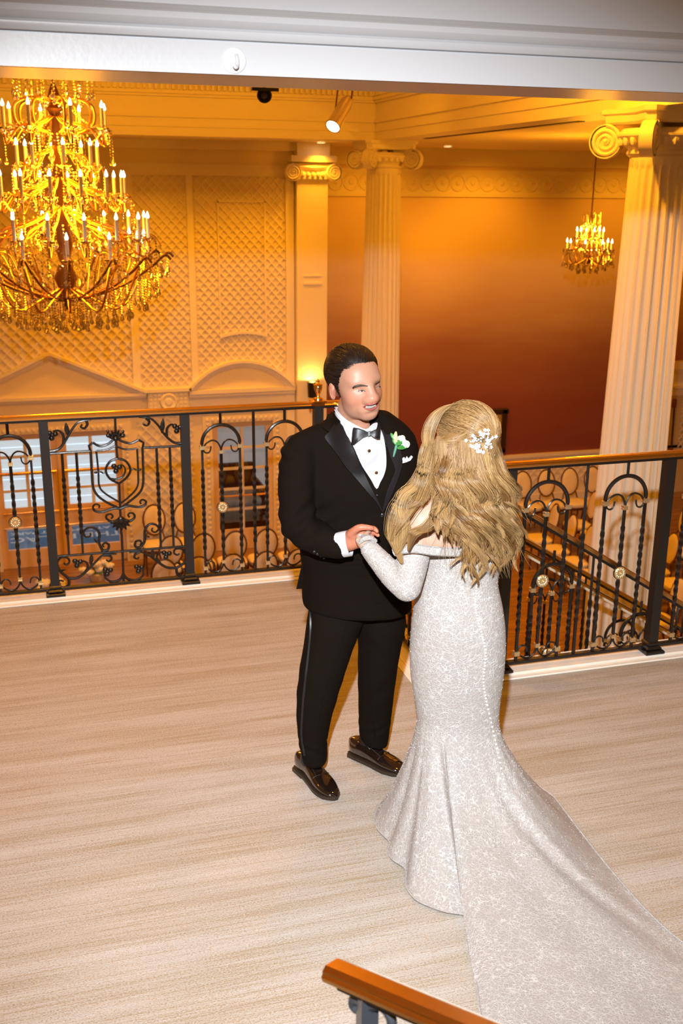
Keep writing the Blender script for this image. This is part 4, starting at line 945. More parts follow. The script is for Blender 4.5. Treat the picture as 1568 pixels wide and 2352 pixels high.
def px_ring(xl, yl, xr, yr, Y, th, n=28, ex=2.2, axis=None, back=None):
    """ring whose silhouette spans two photo pixels; th = half depth along the view, horizontal unless an axis is given"""
    c = ony((xl+xr)/2, (yl+yr)/2, Y); D = (c-CC).dot(CF)
    L = CC+ray(xl, yl)*D; R_ = CC+ray(xr, yr)*D; h = (R_-L)/2; c = (L+R_)/2
    if axis is None: dv = Vector((CF.x, CF.y, 0)).normalized()
    else: dv = h.cross(Vector(axis)).normalized(); dv = dv if dv.dot(CF) > 0 else -dv
    out = []
    for k in range(n):
        a = 2*PI*k/n; ca, sa = math.cos(a), math.sin(a); e = 2/ex
        t2 = th if sa < 0 or back is None else back
        out.append(c+h*(math.copysign(abs(ca)**e, ca))+dv*(t2*math.copysign(abs(sa)**e, sa)))
    return out
def limb(pts, rad, n=16, seg=5):
    """tapered limb through 3-D points with round closed ends"""
    P = catmull(pts, seg); m = len(P)-1; rr = [float(np.interp(i/seg, range(len(rad)), rad)) for i in range(len(P))]
    t0 = (P[0]-P[1]).normalized(); t1 = (P[-1]-P[-2]).normalized()
    ext0 = [P[0]+t0*rr[0]*k for k in (.95, .7, .38)]; ext1 = [P[-1]+t1*rr[-1]*k for k in (.38, .7, .95)]
    e0 = [rr[0]*k for k in (.3, .72, .93)]; e1 = [rr[-1]*k for k in (.93, .72, .3)]
    return MB().tube(ext0+P+ext1, e0+rr+e1, n)
def ell(c, r, ax=None, n=20, m=14):
    b = MB().ball((0, 0, 0), r, n, m)
    if ax is None: return MB().add([Vector(c)+Vector(v) for v in b.v], b.f)
    X, Y, Z = ax; return MB().add([Vector(c)+X*v[0]+Y*v[1]+Z*v[2] for v in b.v], b.f)
def join(*mbs):
    o = MB()
    for b in mbs: o.add(b.v, b.f)
    return o
def outline(poly, n=5): 
    P = catmull([Vector((x, y, 0)) for x, y in poly], n, True); return [(p.x, p.y) for p in P]
def patch(poly, tree, off, thick=.003, step=7, smooth=True, n=4, dflt=None, fn=None):
    """flat outline in photo pixels laid onto the surface it touches, with thickness"""
    bm = bmesh.new(); pts = outline(poly, n) if smooth else poly
    vs = [bm.verts.new((x, y, 0)) for x, y in pts]; bm.faces.new(vs); bmesh.ops.triangulate(bm, faces=bm.faces)
    for _ in range(6):
        es = [e for e in bm.edges if e.calc_length() > step]
        if not es: break
        bmesh.ops.subdivide_edges(bm, edges=es, cuts=1, use_grid_fill=False); bmesh.ops.triangulate(bm, faces=bm.faces)
    bm.verts.ensure_lookup_table(); bm.verts.index_update()
    V = []; N = []
    for v in bm.verts:
        p, nn = hit(tree, v.co.x, v.co.y, dflt)
        d = (CC-p).normalized(); nn = nn if nn.dot(d) > 0 else -nn
        V.append(p); N.append((nn*.6+d*.4).normalized())
    F = [tuple(v.index for v in f.verts) for f in bm.faces]; B = [(e.verts[0].index, e.verts[1].index) for e in bm.edges if e.is_boundary]
    bm.free(); k = len(V); 
    T = [p+n_*(off+thick) for p, n_ in zip(V, N)]; Bt = [p+n_*(off-thick) for p, n_ in zip(V, N)]
    if fn: T = [fn(p) for p in T]
    return MB().add(T+Bt, F+[tuple(i+k for i in reversed(f)) for f in F]+[(a, b, b+k, a+k) for a, b in B])
def trace(pts, tree, off, n=6, dflt=None):
    P = catmull([Vector((x, y, 0)) for x, y in pts], n); out = []
    for p in P:
        q, nn = hit(tree, p.x, p.y, dflt); out.append(q+(CC-q).normalized()*off)
    return out
def strands(paths, r, sides=3, taper=.35):
    b = MB(); v = []; f = []
    for P in paths:
        n = len(P); k0 = len(v); ref = Vector((.3, .5, .8))
        for i, p in enumerate(P):
            t = (P[min(i+1, n-1)]-P[max(i-1, 0)]).normalized(); a = t.cross(ref).normalized(); c = t.cross(a); q = r*(1 if i < n*.6 else 1-(1-taper)*(i/(n-1)-.6)/.4)*(.4+.6*min(1, i/2.0))
            for s in range(sides): an = 2*PI*s/sides; v.append(tuple(p+a*(math.cos(an)*q)+c*(math.sin(an)*q)))
        for i in range(n-1):
            for s in range(sides): f.append((k0+i*sides+s, k0+i*sides+(s+1) % sides, k0+(i+1)*sides+(s+1) % sides, k0+(i+1)*sides+s))
    b.v = v; b.f = f; return b
def fastmesh(mb, name, m, cols=None):
    me = bpy.data.meshes.new(name); me.from_pydata(mb.v, [], mb.f); me.materials.append(m); me.polygons.foreach_set('use_smooth', [True]*len(me.polygons))
    if cols is not None:
        at = me.color_attributes.new('tint', 'FLOAT_COLOR', 'POINT'); at.data.foreach_set('color', np.ascontiguousarray(cols, np.float32).ravel())
    me.update(); return me
def skin_mat(name, col):
    m = mat(name, col, .45, spec=.35); nt = m.node_tree; b = nt.nodes['Principled BSDF']
    b.inputs['Subsurface Weight'].default_value = .12; b.inputs['Subsurface Radius'].default_value = (.012, .004, .002); b.inputs['Subsurface Scale'].default_value = 1.0
    a = nd(nt, 'ShaderNodeVertexColor', layer_name='tint'); mx = nd(nt, 'ShaderNodeMix', data_type='RGBA', blend_type='MULTIPLY'); mx.inputs[0].default_value = 1
    mx.inputs[6].default_value = (*col, 1); nt.links.new(a.outputs['Color'], mx.inputs[7]); nt.links.new(mx.outputs[2], b.inputs['Base Color'])
    return m
def hair_mat(name, rough=.35, spec=.5):
    m = mat(name, (.5, .5, .5), rough, spec=spec); nt = m.node_tree; b = nt.nodes['Principled BSDF']
    a = nd(nt, 'ShaderNodeVertexColor', layer_name='tint'); nt.links.new(a.outputs['Color'], b.inputs['Base Color']); return m
def fabric(name, col, rough, spec, scale, strength, sheen=0.):
    m = mat(name, col, rough, spec=spec, sheen=sheen, bump=(scale, strength, .001)); return m
WOOL = fabric('black_barathea', (.0068, .0042, .0026), .9, .08, 500, .35, .0)
WOOL2 = fabric('black_trouser_wool', (.0072, .0046, .0029), .9, .08, 500, .35, .0)
SATIN = mat('black_satin', (.010, .009, .010), .40, spec=.38)
SHIRT = mat('white_cotton', (.54, .555, .59), .7)
PATENT = mat('patent_leather', (.012, .006, .004), .06, spec=.7, coat=1.0)
SOLE = mat('shoe_sole', (.03, .018, .010), .5)
SKIN_G = skin_mat('skin_tone_a', (.44, .225, .146)); SKIN_B = skin_mat('skin_tone_b', (.56, .355, .26))
HAIRD = hair_mat('dark_brown_hair', .42, .4); HAIRL = hair_mat('blonde_hair', .34, .5)
# ------------------------------------------------------------ the groom
GB = Vector((1.13, 3.70, 0))
groom = thing('person', 'man in a black tuxedo with bow tie, smiling and holding the bride’s hand', 'person', tuple(GB))
# head frame: x to his left, y forward, z up
hs = 1.10
def frame(yaw, pitch, roll):
    F = Vector((math.sin(yaw)*math.cos(pitch), -math.cos(yaw)*math.cos(pitch), math.sin(pitch))); L = Vector((0, 0, 1)).cross(F).normalized()
    if L.x < 0: L = -L
    U = F.cross(L); U = U if U.z > 0 else -U
    return (L*math.cos(roll)+U*math.sin(roll), F, U*math.cos(roll)-L*math.sin(roll))
GL, GF, GU = frame(.22, .02, .13)
feat = {(-.033, .082, 0): (829.6, 897), (.033, .082, 0): (869.6, 888), (0, .118, -.036): (859, 915.7), (0, .098, -.072): (853, 932), (0, .088, -.112): (850, 968)}
HC = ony(815, 890, 3.56)
for _ in range(8):
    ex = ey = 0
    for m_, t_ in feat.items():
        p = px(HC+(GL*m_[0]+GF*m_[1]+GU*m_[2])*hs); ex += t_[0]-p[0]; ey += t_[1]-p[1]
    c = px(HC); HC = ony(c[0]+ex/5, c[1]+ey/5, 3.56)
def H(x, y, z): return HC+(GL*x+GF*y+GU*z)*hs
AXH = (GL*hs, GF*hs, GU*hs)
def HE(c, r): return ell(H(*c), r, AXH)
def HT(pts, rad, n=12): return limb([H(*p) for p in pts], [r*hs for r in rad], n)
HP = [((0,-.018,.038), (.075,.092,.076)), ((0,.026,-.010), (.064,.064,.084)), ((0,.024,-.066), (.056,.054,.048)), ((0,.064,-.096), (.027,.022,.018)), ((0,.045,.035), (.060,.045,.050)),
      ((.035,.050,-.036), (.025,.026,.026)), ((-.035,.050,-.036), (.025,.026,.026)), ((0,.072,.018), (.050,.016,.011)),
      ((0,.084,.004), (.0085,.012,.018)), ((0,.096,-.018), (.0100,.014,.018)), ((0,.107,-.036), (.0150,.0145,.0120)), ((.0165,.094,-.040), (.0095,.012,.0085)), ((-.0165,.094,-.040), (.0095,.012,.0085)),
      ((0,.074,-.070), (.036,.019,.025)), ((0,-.026,-.10), (.056,.054,.075)), ((0,-.032,-.16), (.060,.058,.07))]
EARS = [((s_*.081,-.012,-.012), (.0095,.0195,.0315)) for s_ in (-1, 1)]
head = [HE(c, r) for c, r in HP+EARS]+[limb([H(0,-.030,-.12), H(.0,-.036,-.20)], [.058,.074], 20)]
# joints of the arms, traced from the photograph at the depth of the body
gsh_r, gel_r, gwr_r = ony(684, 1022, 3.66), ony(684, 1203, 3.60), ony(790, 1250, 3.44)
gsh_l, gel_l, gwr_l = ony(930, 1018, 3.68), ony(950, 1205, 3.66), ony(985, 1262, 3.40)
hipr, hipl = ony(775, 1360, 3.73), ony(872, 1360, 3.75)
knr, knl = ony(735, 1560, 3.68), ony(866, 1560, 3.74)
anr, anl = Vector((.985, 3.725, .09)), Vector((1.262, 3.80, .09))
torso = [limb([ony(838,1010,3.69), ony(825,1100,3.68), ony(820,1220,3.68), ony(825,1360,3.72)], [.08,.12,.11,.09], 20), limb([ony(720,1035,3.67), ony(800,1030,3.67), ony(905,1030,3.68)], [.04,.07,.04], 14)]
arms = [limb([ony(700,1050,3.66), ony(690,1198,3.60)], [.04,.034], 14), limb([ony(690,1198,3.60), ony(725,1232,3.54), gwr_r], [.034,.032,.029], 14), limb([ony(915,1050,3.68), gel_l], [.04,.036], 14), limb([gel_l, gwr_l], [.036,.028], 14)]
legs = [limb([hipr, knr], [.055,.04], 14), limb([knr, anr], [.038,.030], 14), limb([hipl, knl], [.055,.04], 14), limb([knl, anl], [.038,.030], 14),
        limb([anr, Vector((.985,3.745,.055)), Vector((1.02,3.63,.035))], [.030,.026,.014], 12), limb([anl, Vector((1.258,3.80,.055)), Vector((1.32,3.705,.035))], [.030,.026,.014], 12)]
# right hand closes over the bride's fingers: palm, thumb on top, four fingers underneath
hd_ = [limb([ony(790,1250,3.44), ony(806,1243,3.425), ony(822,1236,3.41)], [.031,.034,.030], 16), limb([ony(800,1236,3.43), ony(815,1226,3.405), ony(830,1222,3.40)], [.026,.026,.020], 14),
       limb([ony(806,1226,3.40), ony(822,1213,3.372), ony(838,1211,3.362), ony(853,1213,3.355)], [.017,.0142,.0120,.0098], 12),
       limb([ony(825,1226,3.405), ony(842,1214,3.385), ony(858,1213,3.365), ony(866,1221,3.352)], [.0125,.0112,.0100,.0085], 10),
       limb([ony(825,1234,3.41), ony(846,1226,3.405), ony(860,1224,3.385), ony(868,1230,3.365)], [.0125,.0115,.0100,.0085], 10),
       limb([ony(822,1243,3.41), ony(844,1240,3.41), ony(856,1238,3.392), ony(862,1243,3.372)], [.0122,.011,.0098,.0085], 10),
       limb([ony(815,1252,3.41), ony(834,1254,3.405), ony(846,1252,3.39), ony(851,1256,3.375)], [.0115,.0100,.0088,.0076], 10)]
hl_ = [limb([gwr_l, gwr_l+Vector((.05,-.06,-.005))], [.030,.033], 14)]
for k, dx in enumerate((-.026, -.009, .009, .026)):
    b0 = gwr_l+Vector((.055, -.075, -.005))+Vector((.012, .010, .0))*0+Vector((dx*.75, dx*.6, 0)); hl_.append(limb([b0, b0+Vector((.028,-.034,-.006)), b0+Vector((.044,-.05,-.024))], [.0105,.0095,.008], 8))
hl_.append(limb([gwr_l+Vector((.02,-.03,.015)), gwr_l+Vector((.005,-.07,.03)), gwr_l+Vector((.02,-.095,.03))], [.014,.012,.0095], 8))
gb_me = fuse(join(*head, *torso, *arms, *legs, *hd_, *hl_), .0030, 8, 'body', .5)
co = vco(gb_me); A = np.array([list(GL), list(GF), list(GU)]); loc = (co-np.array(HC))@A.T/hs
def sdf(p, prims, k):
    acc = 0
    for c, r in prims:
        q = (p-np.array(c)); r = np.array(r); k0 = np.linalg.norm(q/r, axis=1); k1 = np.linalg.norm(q/r**2, axis=1)+1e-9; acc = acc+np.exp(-np.clip(k0*(k0-1)/k1/k, -60, 60))
    return -k*np.log(acc+1e-30)
earm = (np.abs(loc[:, 0]) > .071) & (loc[:, 2] < .03) & (loc[:, 2] > -.05)
sel = (loc[:, 2] > -.115) & (np.abs(loc[:, 0]) < .14) & (np.abs(loc[:, 1]) < .17) & (co[:, 2] > 1.45) & ~earm
for it in range(7):
    relax(gb_me, 1, .35); co = vco(gb_me); loc = (co-np.array(HC))@A.T/hs; p_ = loc[sel]; fade = np.clip((p_[:, 2]+.115)/.03, 0, 1)[:, None]
    f0 = sdf(p_, HP, .0075); g_ = np.stack([(sdf(p_+np.eye(3)[i]*1e-4, HP, .0075)-f0)/1e-4 for i in range(3)], 1); gn = np.linalg.norm(g_, axis=1)[:, None].clip(.3)
    loc[sel] = p_-fade*np.clip(f0, -.0022, .0022)[:, None]*g_/gn; co = np.array(HC)+(loc*hs)@A; setco(gb_me, co)
relax(gb_me, 2, .4); co = vco(gb_me); loc = (co-np.array(HC))@A.T/hs
# sockets, philtrum and mouth line pressed into the face
def press(c, r, amt):
    d = ((loc-np.array(c))/np.array(r))**2; w = np.exp(-d.sum(1))[:, None]; return w*amt*A[1]*hs
near = (loc[:, 2] > -.13) & (np.abs(loc[:, 0]) < .12) & (np.abs(loc[:, 1]) < .16)
mv = press((-.033,.082,0), (.017,.03,.010), -.0085)+press((.033,.082,0), (.017,.03,.010), -.0085)+press((0,.098,-.083), (.022,.03,.004), -.004)+press((-.046,.075,-.058),(.006,.03,.02),-.003)+press((.046,.075,-.058),(.006,.03,.02),-.003)
mv += press((0,.09,-.088),(.02,.03,.005),-.003)
mv[~near] = 0; setco(gb_me, co+mv)
tint = np.ones((len(co), 4), np.float32); hm = near
def blend(c, r, col, amt):
    w = (np.exp(-(((loc-np.array(c))/np.array(r))**2).sum(1))*amt*hm)[:, None]; tint[:, :3] = tint[:, :3]*(1-w)+np.array(col)*w
for s in (-1, 1): blend((s*.042,.065,-.038), (.024,.04,.022), (1.08,.80,.74), .8); blend((s*.082,-.012,-.012), (.02,.03,.035), (1.1,.78,.72), .8)
blend((0,.118,-.038), (.016,.03,.014), (1.06,.80,.74), .8); blend((0,.09,-.098),(.04,.04,.022),(.86,.86,.90),.7); blend((0,.10,-.058),(.028,.03,.007),(.88,.87,.9),.6)
tint[co[:, 2] < .3, :3] = (.02, .03, .05)
hm2 = np.linalg.norm(co-np.array(ony(835,1228,3.40)), axis=1) < .13; tint[hm2, :3] *= np.array((1.12, .80, .72))
at = gb_me.color_attributes.new('tint', 'FLOAT_COLOR', 'POINT'); at.data.foreach_set('color', tint.ravel())
gb_me.materials.append(SKIN_G)
body = link('body', gb_me, groom)
fb = bvh(gb_me)
# face parts
def face(n, mb, m, par=body, a=60): return link(n, mb.mesh(n, m, True, a), par)
EYEW = mat('eye_white', (.36,.29,.25), .3); IRIS = mat('dark_iris', (.03,.016,.008), .1); LASH = mat('lash_brown', (.025,.012,.008), .5); LIP = mat('lips_a', (.37,.095,.078), .45); TEETH = mat('teeth', (.40,.38,.34), .4); MOUTHIN = mat('mouth_inside', (.13,.025,.02), .5); BROW = mat('brow_brown', (.03,.015,.009), .6)
face('eyebrow', MB().tube(trace([(809.7,891.5),(814,887.6),(824.5,884.6),(835,885.2),(844.5,887)], fb, .0004), lambda t: .0013+.0024*math.sin(PI*min(1, t*.8+.22)), 6, flat=(1.3, .6)), BROW)
face('eyebrow', MB().tube(trace([(862,883),(868.7,878),(874,875),(879.4,872.6)], fb, .0004), lambda t: .0032-.0017*t, 6, flat=(1.3, .6)), BROW)
for ol, ir in ((((822,898.8),(826,896.9),(830.5,896.2),(835,897.0),(838.5,899.2),(834,900.0),(828,900.1)), (831.5,898.2)), (((864,889.6),(867,887.6),(870.5,886.8),(874,887.0),(876.5,888.2),(873,889.6),(868,890.2)), (870.5,888.4))):
    e = face('eye', patch(ol, fb, .0012, .0004, 2.5), EYEW); p, n_ = hit(fb, *ir)
    face('iris', ell(p+(CC-p).normalized()*.0012, (.0046,.0018,.0030)), IRIS, e)
    face('lash', MB().tube(trace([ol[0], ol[1], ol[2], ol[3], ol[4]], fb, .0018), .0011, 5), LASH, e)
    face('eyelid', MB().tube(trace([(x, y-3.4) for x, y in (ol[0], ol[1], ol[2], ol[3], ol[4])], fb, -.0002), .0011, 5), mat('lid_crease', (.33,.155,.10), .6), e)
mo = face('mouth', patch([(834,935),(842,932),(851,930.5),(860,928.5),(868.5,926),(866,930.5),(859,935.5),(850,938.5),(842,937)], fb, .0008, .0005, 3), MOUTHIN)
for k in range(8):
    t = (k+.5)/8; x = 839.2+23.4*t; y = 935.0-4.4*t; w_ = 1.58-.4*abs(t-.5); hh = 4.6-4.6*abs(t-.5); face('tooth', patch([(x-w_,y-1.9),(x+w_,y-2.3),(x+w_*.9,y+hh-.3),(x-w_*.9,y+hh)], fb, .0016, .0006, 2, False), TEETH, mo)
face('upper_lip', MB().tube(trace([(832.8,935),(840,931),(848,928.6),(853,928.6),(858,926.8),(864,925),(869.5,925.2)], fb, .0026), lambda t: .0009+.0021*math.sin(PI*t), 6), LIP, mo)
face('lower_lip', MB().tube(trace([(833.5,935.6),(841,939.2),(850,941.6),(859,938.6),(866,931.5),(869.5,926)], fb, .0014), lambda t: .0009+.0029*math.sin(PI*t), 6), LIP, mo)
EARM = mat('ear_skin', (.47,.20,.125), .45); EARS_ = mat('ear_hollow_shade', (.30,.11,.065), .5)
face('ear_helix', MB().tube(trace([(763,914),(759,905),(758.5,895),(762,888.5),(768,887.5),(773,892),(775,899)], fb, -.0002), .0021, 6), EARM)
face('ear_hollow_shade', patch([(764,897),(768,892.5),(772,897),(772,905),(768,911),(764.5,905)], fb, .0004, .0004, 3), EARS_)  # darker flat patch paints the shade of the ear's hollow
# hair: cap combed back from the hairline, with strands
def hairline(x, y):      # lowest z of hair (head frame) at a scalp point
    if y > .045: return .062+.35*max(0, y-.045)-.10*abs(x)*0
    if y > .012: return -.004+(y-.012)/.033*.064
    if y > -.008: return -.022
    return -.030-.055*min(1, (-.008-y)/.05)
hv = []; hf = []; nu, nv = 150, 90
CCap = np.array((0,-.018,.038)); 
def cap_pt(u, v, extra=0.):
    th = 2*PI*u; ph = PI*v; x, y, z = math.sin(ph)*math.cos(th), math.sin(ph)*math.sin(th), math.cos(ph)
    k = .0055+extra+.0045*max(0, z)**1.5*(1+.8*max(0, y))
    return np.array((x*(.0765+k), y*(.0935+k), z*(.0775+k)))+CCap
idx = {}; cm_ = MB()
for i in range(nu):
    for j in range(nv):
        quad = [cap_pt((i+a)/nu, (j+b)/nv, .0022*math.sin(40*(cap_pt((i+a)/nu,(j+b)/nv)[0])+3*math.sin(j*.3))) for a, b in ((0,0),(1,0),(1,1),(0,1))]
        q = sum(quad)/4
        if q[2] > hairline(q[0], q[1])+.004: 
            inn = [CCap+(p-CCap)*.93 for p in quad]; k = len(cm_.v)
            cm_.v += [tuple(H(*p)) for p in quad]; cm_.f.append((k, k+1, k+2, k+3))
capm = cm_.mesh('hair', None, True, 180); bm = bmesh.new(); bm.from_mesh(capm); bmesh.ops.remove_doubles(bm, verts=bm.verts, dist=.0004); bmesh.ops.recalc_face_normals(bm, faces=bm.faces); bm.to_mesh(capm); bm.free()
capm.materials.append(HAIRD); capm.polygons.foreach_set('use_smooth', [True]*len(capm.polygons)); a_ = capm.color_attributes.new('tint', 'FLOAT_COLOR', 'POINT'); a_.data.foreach_set('color', np.tile((.012,.006,.004,1), (len(capm.vertices), 1)).astype(np.float32).ravel())
hairg = link('hair', capm, groom)
paths = []; rn = np.random.default_rng(3)
while len(paths) < 6500:
    th, ph = rn.uniform(0, 2*PI), math.acos(rn.uniform(-.65, 1)); u, v = th/2/PI, ph/PI; p = cap_pt(u, v)
    if p[2] < hairline(p[0], p[1])-.004: continue
    P = []; d = p-CCap; ln = rn.uniform(.04, .075); lift = rn.uniform(.000, .0028)
    sgn = 1 if p[0] > -.03 else -1
    flow = np.array((.35*(1 if p[0] > -.030 else -.6), -1.0, .15 if p[1] > 0 else -.75)); flow += rn.normal(0, .05, 3)+.22*math.sin(p[0]*70+p[2]*45)*np.array((1,0,.4))
    cur = p.copy()
    for k in range(8):
        d = cur-CCap; nrm = d/np.array((.085,.105,.09))**2; nrm /= np.linalg.norm(nrm); tdir = flow-nrm*flow.dot(nrm); tdir /= np.linalg.norm(tdir)+1e-9
        off = lift*math.sin(PI*min(1, k/6.0))+.0012+.0012*math.sin(k*1.1+p[0]*90)
        P.append(H(*(cur+nrm*off))); cur = cur+tdir*ln/7
        dd = cur-CCap; th2 = math.atan2(dd[1]/.0955, dd[0]/.077); rr_ = np.linalg.norm(dd/np.array((.077,.0955,.0805))); vv = math.acos(max(-1, min(1, dd[2]/.0805/rr_)))/PI; cur = cap_pt((th2/2/PI) % 1, vv)
    paths.append(P)
sb = strands(paths, .0008, 3); tn = np.repeat(rn.uniform(.5, 1.7, len(paths)), 8*3)[:, None]*np.array((.016,.008,.0045)); sm = fastmesh(sb, 'hair_strands', HAIRD, np.hstack([tn, np.ones((len(tn), 1))])); o = link('hair_strands', sm, hairg); tag(o, kind='stuff')

# jacket: torso and both sleeves in one cloth surface
J = [px_ring(774,950,893,946,3.635,.078), px_ring(742,968,915,962,3.645,.092), px_ring(708,984,936,978,3.655,.104), px_ring(674,1004,953,998,3.66,.116), px_ring(656,1030,962,1026,3.66,.126), px_ring(654,1062,964,1060,3.66,.136), px_ring(668,1110,958,1108,3.66,.150),
     px_ring(676,1180,950,1180,3.67,.150), px_ring(686,1250,938,1250,3.68,.142), px_ring(692,1300,938,1300,3.70,.145), px_ring(692,1345,944,1350,3.715,.158), px_ring(693,1374,946,1388,3.72,.165), px_ring(696,1386,944,1398,3.72,.165)]
slv_r = [limb([ony(735,1004,3.655), ony(690,1024,3.65), ony(672,1042,3.645)], [.052,.050,.046], 16), limb([ony(688,1050,3.645), ony(681,1095,3.62), ony(680,1150,3.60), ony(684,1204,3.575)], [.072,.070,.067,.067], 18), limb([ony(684,1206,3.575), ony(716,1230,3.535), ony(752,1246,3.485), ony(776,1254,3.452)], [.068,.064,.056,.050], 18)]
slv_l = [limb([ony(922,1055,3.66), ony(938,1095,3.65), ony(940,1160,3.64), ony(942,1205,3.62)], [.070,.064,.060,.058], 18), limb([ony(942,1205,3.62), ony(960,1240,3.52), ony(975,1258,3.44)], [.058,.052,.046], 16)]
jm = MB().loft(J); jk = fuse(join(jm, *slv_r, *slv_l), .0062, 12, 'jacket', .55)
# creases: the sleeve pulls at elbow and armpit, the waist at the button
co = vco(jk); el = np.array(ony(700,1200,3.56)); d = co-el; w = np.exp(-((d/np.array((.10,.14,.09)))**2).sum(1))
nr = np.empty(len(jk.vertices)*3); jk.vertices.foreach_get('normal', nr); nr = nr.reshape(-1, 3)
wave = np.sin(95*(d[:, 2]*.85-d[:, 0]*.65)+6*d[:, 1])*.008+np.sin(57*(d[:, 2]+d[:, 0]*.2)+1.7)*.004
bt = np.array(ony(878,1215,3.52)); d2 = co-bt; w2 = np.exp(-((d2/np.array((.16,.3,.10)))**2).sum(1)); wave2 = np.sin(60*np.abs(d2[:, 2])+22*np.abs(d2[:, 0]))*.0022
sl_ = np.array(ony(655,1050,3.6)); d3 = co-sl_; w3 = np.exp(-((d3/np.array((.07,.2,.07)))**2).sum(1)); wave3 = np.sin(110*d3[:, 2]+20*d3[:, 0])*.0045
setco(jk, co+nr*(w*wave+w2*wave2+w3*wave3)[:, None]); jk.materials.append(WOOL)
jacket = link('jacket', jk, groom)
fm = fuse(join(jm, limb([H(0,-.026,-.06), H(0,-.024,-.12), H(.0,-.03,-.22)], [.066,.068,.10], 20), *slv_r), .008, 26, 'form', .6)
co_f = vco(fm); tj = bvh(fm)
def C1(x, y): return (620+x/4.126, 780+y/4.126)
def jp(n, poly, off, m, th=.0025, step=7, sm=True, par=jacket, nn=3, fn=None): return link(n, patch([C1(*p) for p in poly], tj, off, th, step, sm, nn, None, fn).mesh(n, m, True, 60), par)
shirt = jp('shirt', [(612,612),(640,720),(700,830),(765,960),(800,1030),(870,1190),(950,1320),(1005,1412),(1040,1350),(1075,1280),(1095,1190),(1090,1060),(1065,920),(1010,800),(960,800),(900,850),(800,800),(720,745),(660,680)], .0095, SHIRT, .002, 6, True, groom)
jp('collar_wing', [(614,606),(655,700),(740,800),(790,838),(782,905),(768,950),(730,890),(670,790),(628,700)], .0135, SHIRT, .0018, 6, True, shirt)
jp('collar_wing', [(998,790),(960,815),(925,850),(955,870),(990,845)], .0135, SHIRT, .0018, 6, True, shirt)
for x, y in ((938,1055),(1007,1262)):
    p, n_ = hit(tj, *C1(x, y)); q = (CC-p).normalized(); st_ = link('stud', ell(p+q*.0135, (.0045,.0045,.0045)).mesh('stud', BLACKP), shirt); link('stud_rim', ell(p+q*.0118, (.0066,.0050,.0066)).mesh('stud_rim', GOLD), shirt)
for a, b in (((905,945),(985,1380)), ((1010,930),(1030,1340))): link('placket', MB().tube(trace([C1(*a), C1((a[0]+b[0])/2-4, (a[1]+b[1])/2), C1(*b)], tj, .0115), .0012, 5).mesh('placket', SHIRT), shirt)
vest = jp('waistcoat', [(790,1010),(900,980),(1100,1000),(1165,1180),(1175,1260),(1120,1400),(1080,1530),(1058,1612),(1010,1535),(930,1400),(860,1240)], .005, WOOL2, .002, 7, True, groom)
p, n_ = hit(tj, *C1(1015,1476)); link('button', ell(p+(CC-p).normalized()*.012, (.006,.005,.006)).mesh('button', BLACKP), vest)
jp('lapel', [(684,786),(600,850),(568,888),(524,932),(585,1010),(660,1098),(750,1232),(880,1392),(1000,1532),(1056,1626),(1022,1530),(948,1390),(880,1240),(806,1062),(745,925)], .0165, SATIN, .003, 6)
jp('lapel', [(1050,850),(1085,900),(1150,905),(1205,1000),(1240,1150),(1205,1300),(1135,1480),(1060,1628),(1064,1560),(1100,1420),(1150,1300),(1172,1225),(1135,1120),(1092,1000),(1060,910)], .0165, SATIN, .003, 6)
jp('collar', [(612,640),(588,690),(540,790),(498,842),(566,884),(602,850),(686,786),(655,730),(632,680)], .0165, WOOL, .003, 6)
jp('collar', [(1030,705),(1012,760),(1050,850),(1085,900),(1150,900),(1110,820),(1080,740)], .0155, WOOL, .003, 6)
# front edge, pockets, hem overlap
link('front_edge', MB().tube(trace([C1(1058,1626), C1(1068,1760), C1(1070,1900), (884,1300), (888,1345), (880,1376), (862,1388)], tj, .0015), .0022, 6).mesh('front_edge', WOOL), jacket)
link('pocket_flap', patch([(742,1283),(795,1284),(826,1286),(826,1296),(790,1297),(742,1294)], tj, .004, .0018, 6, False).mesh('pocket_flap', WOOL), jacket)
for x, y in (C1(1066,1662),): p, n_ = hit(tj, x, y); link('button', ell(p+(CC-p).normalized()*.004, (.010,.006,.010)).mesh('button', BLACKP), jacket)
for k in range(4):
    p, n_ = hit(tj, 722+7.5*k, 1267+4.6*k); link('button', ell(p+(CC-p).normalized()*.002, (.0065,.005,.0065)).mesh('button', BLACKP), jacket)
vt = [ony(702,1300,3.80), ony(690,1345,3.82), ony(680,1352,3.82), ony(692,1298,3.81)]
link('vent_flap', MB().loft([[ony(706,1262,3.80), ony(702,1262,3.79)], [ony(703,1320,3.80), ony(689,1312,3.80)], [ony(700,1352,3.80), ony(680,1353,3.80)]], False, False).mesh('vent_flap', WOOL), jacket)
# shirt cuff at the right wrist
wd_ = (ony(800,1247,3.43)-ony(770,1252,3.455)).normalized()
cf = MB(); a_ = ony(772,1253,3.452); sd = wd_.cross(Vector((0,0,1))).normalized(); up = sd.cross(wd_)
cf.loft([[a_+wd_*t+sd*(.040*s_*math.cos(q))+up*(.048*s_*math.sin(q)) for q in np.linspace(0, 2*PI, 25)[:-1]] for t, s_ in ((0,.96),(.030,1.0),(.050,1.0),(.0505,.93),(.02,.9))], False)
link('cuff', cf.mesh('cuff', SHIRT), shirt)
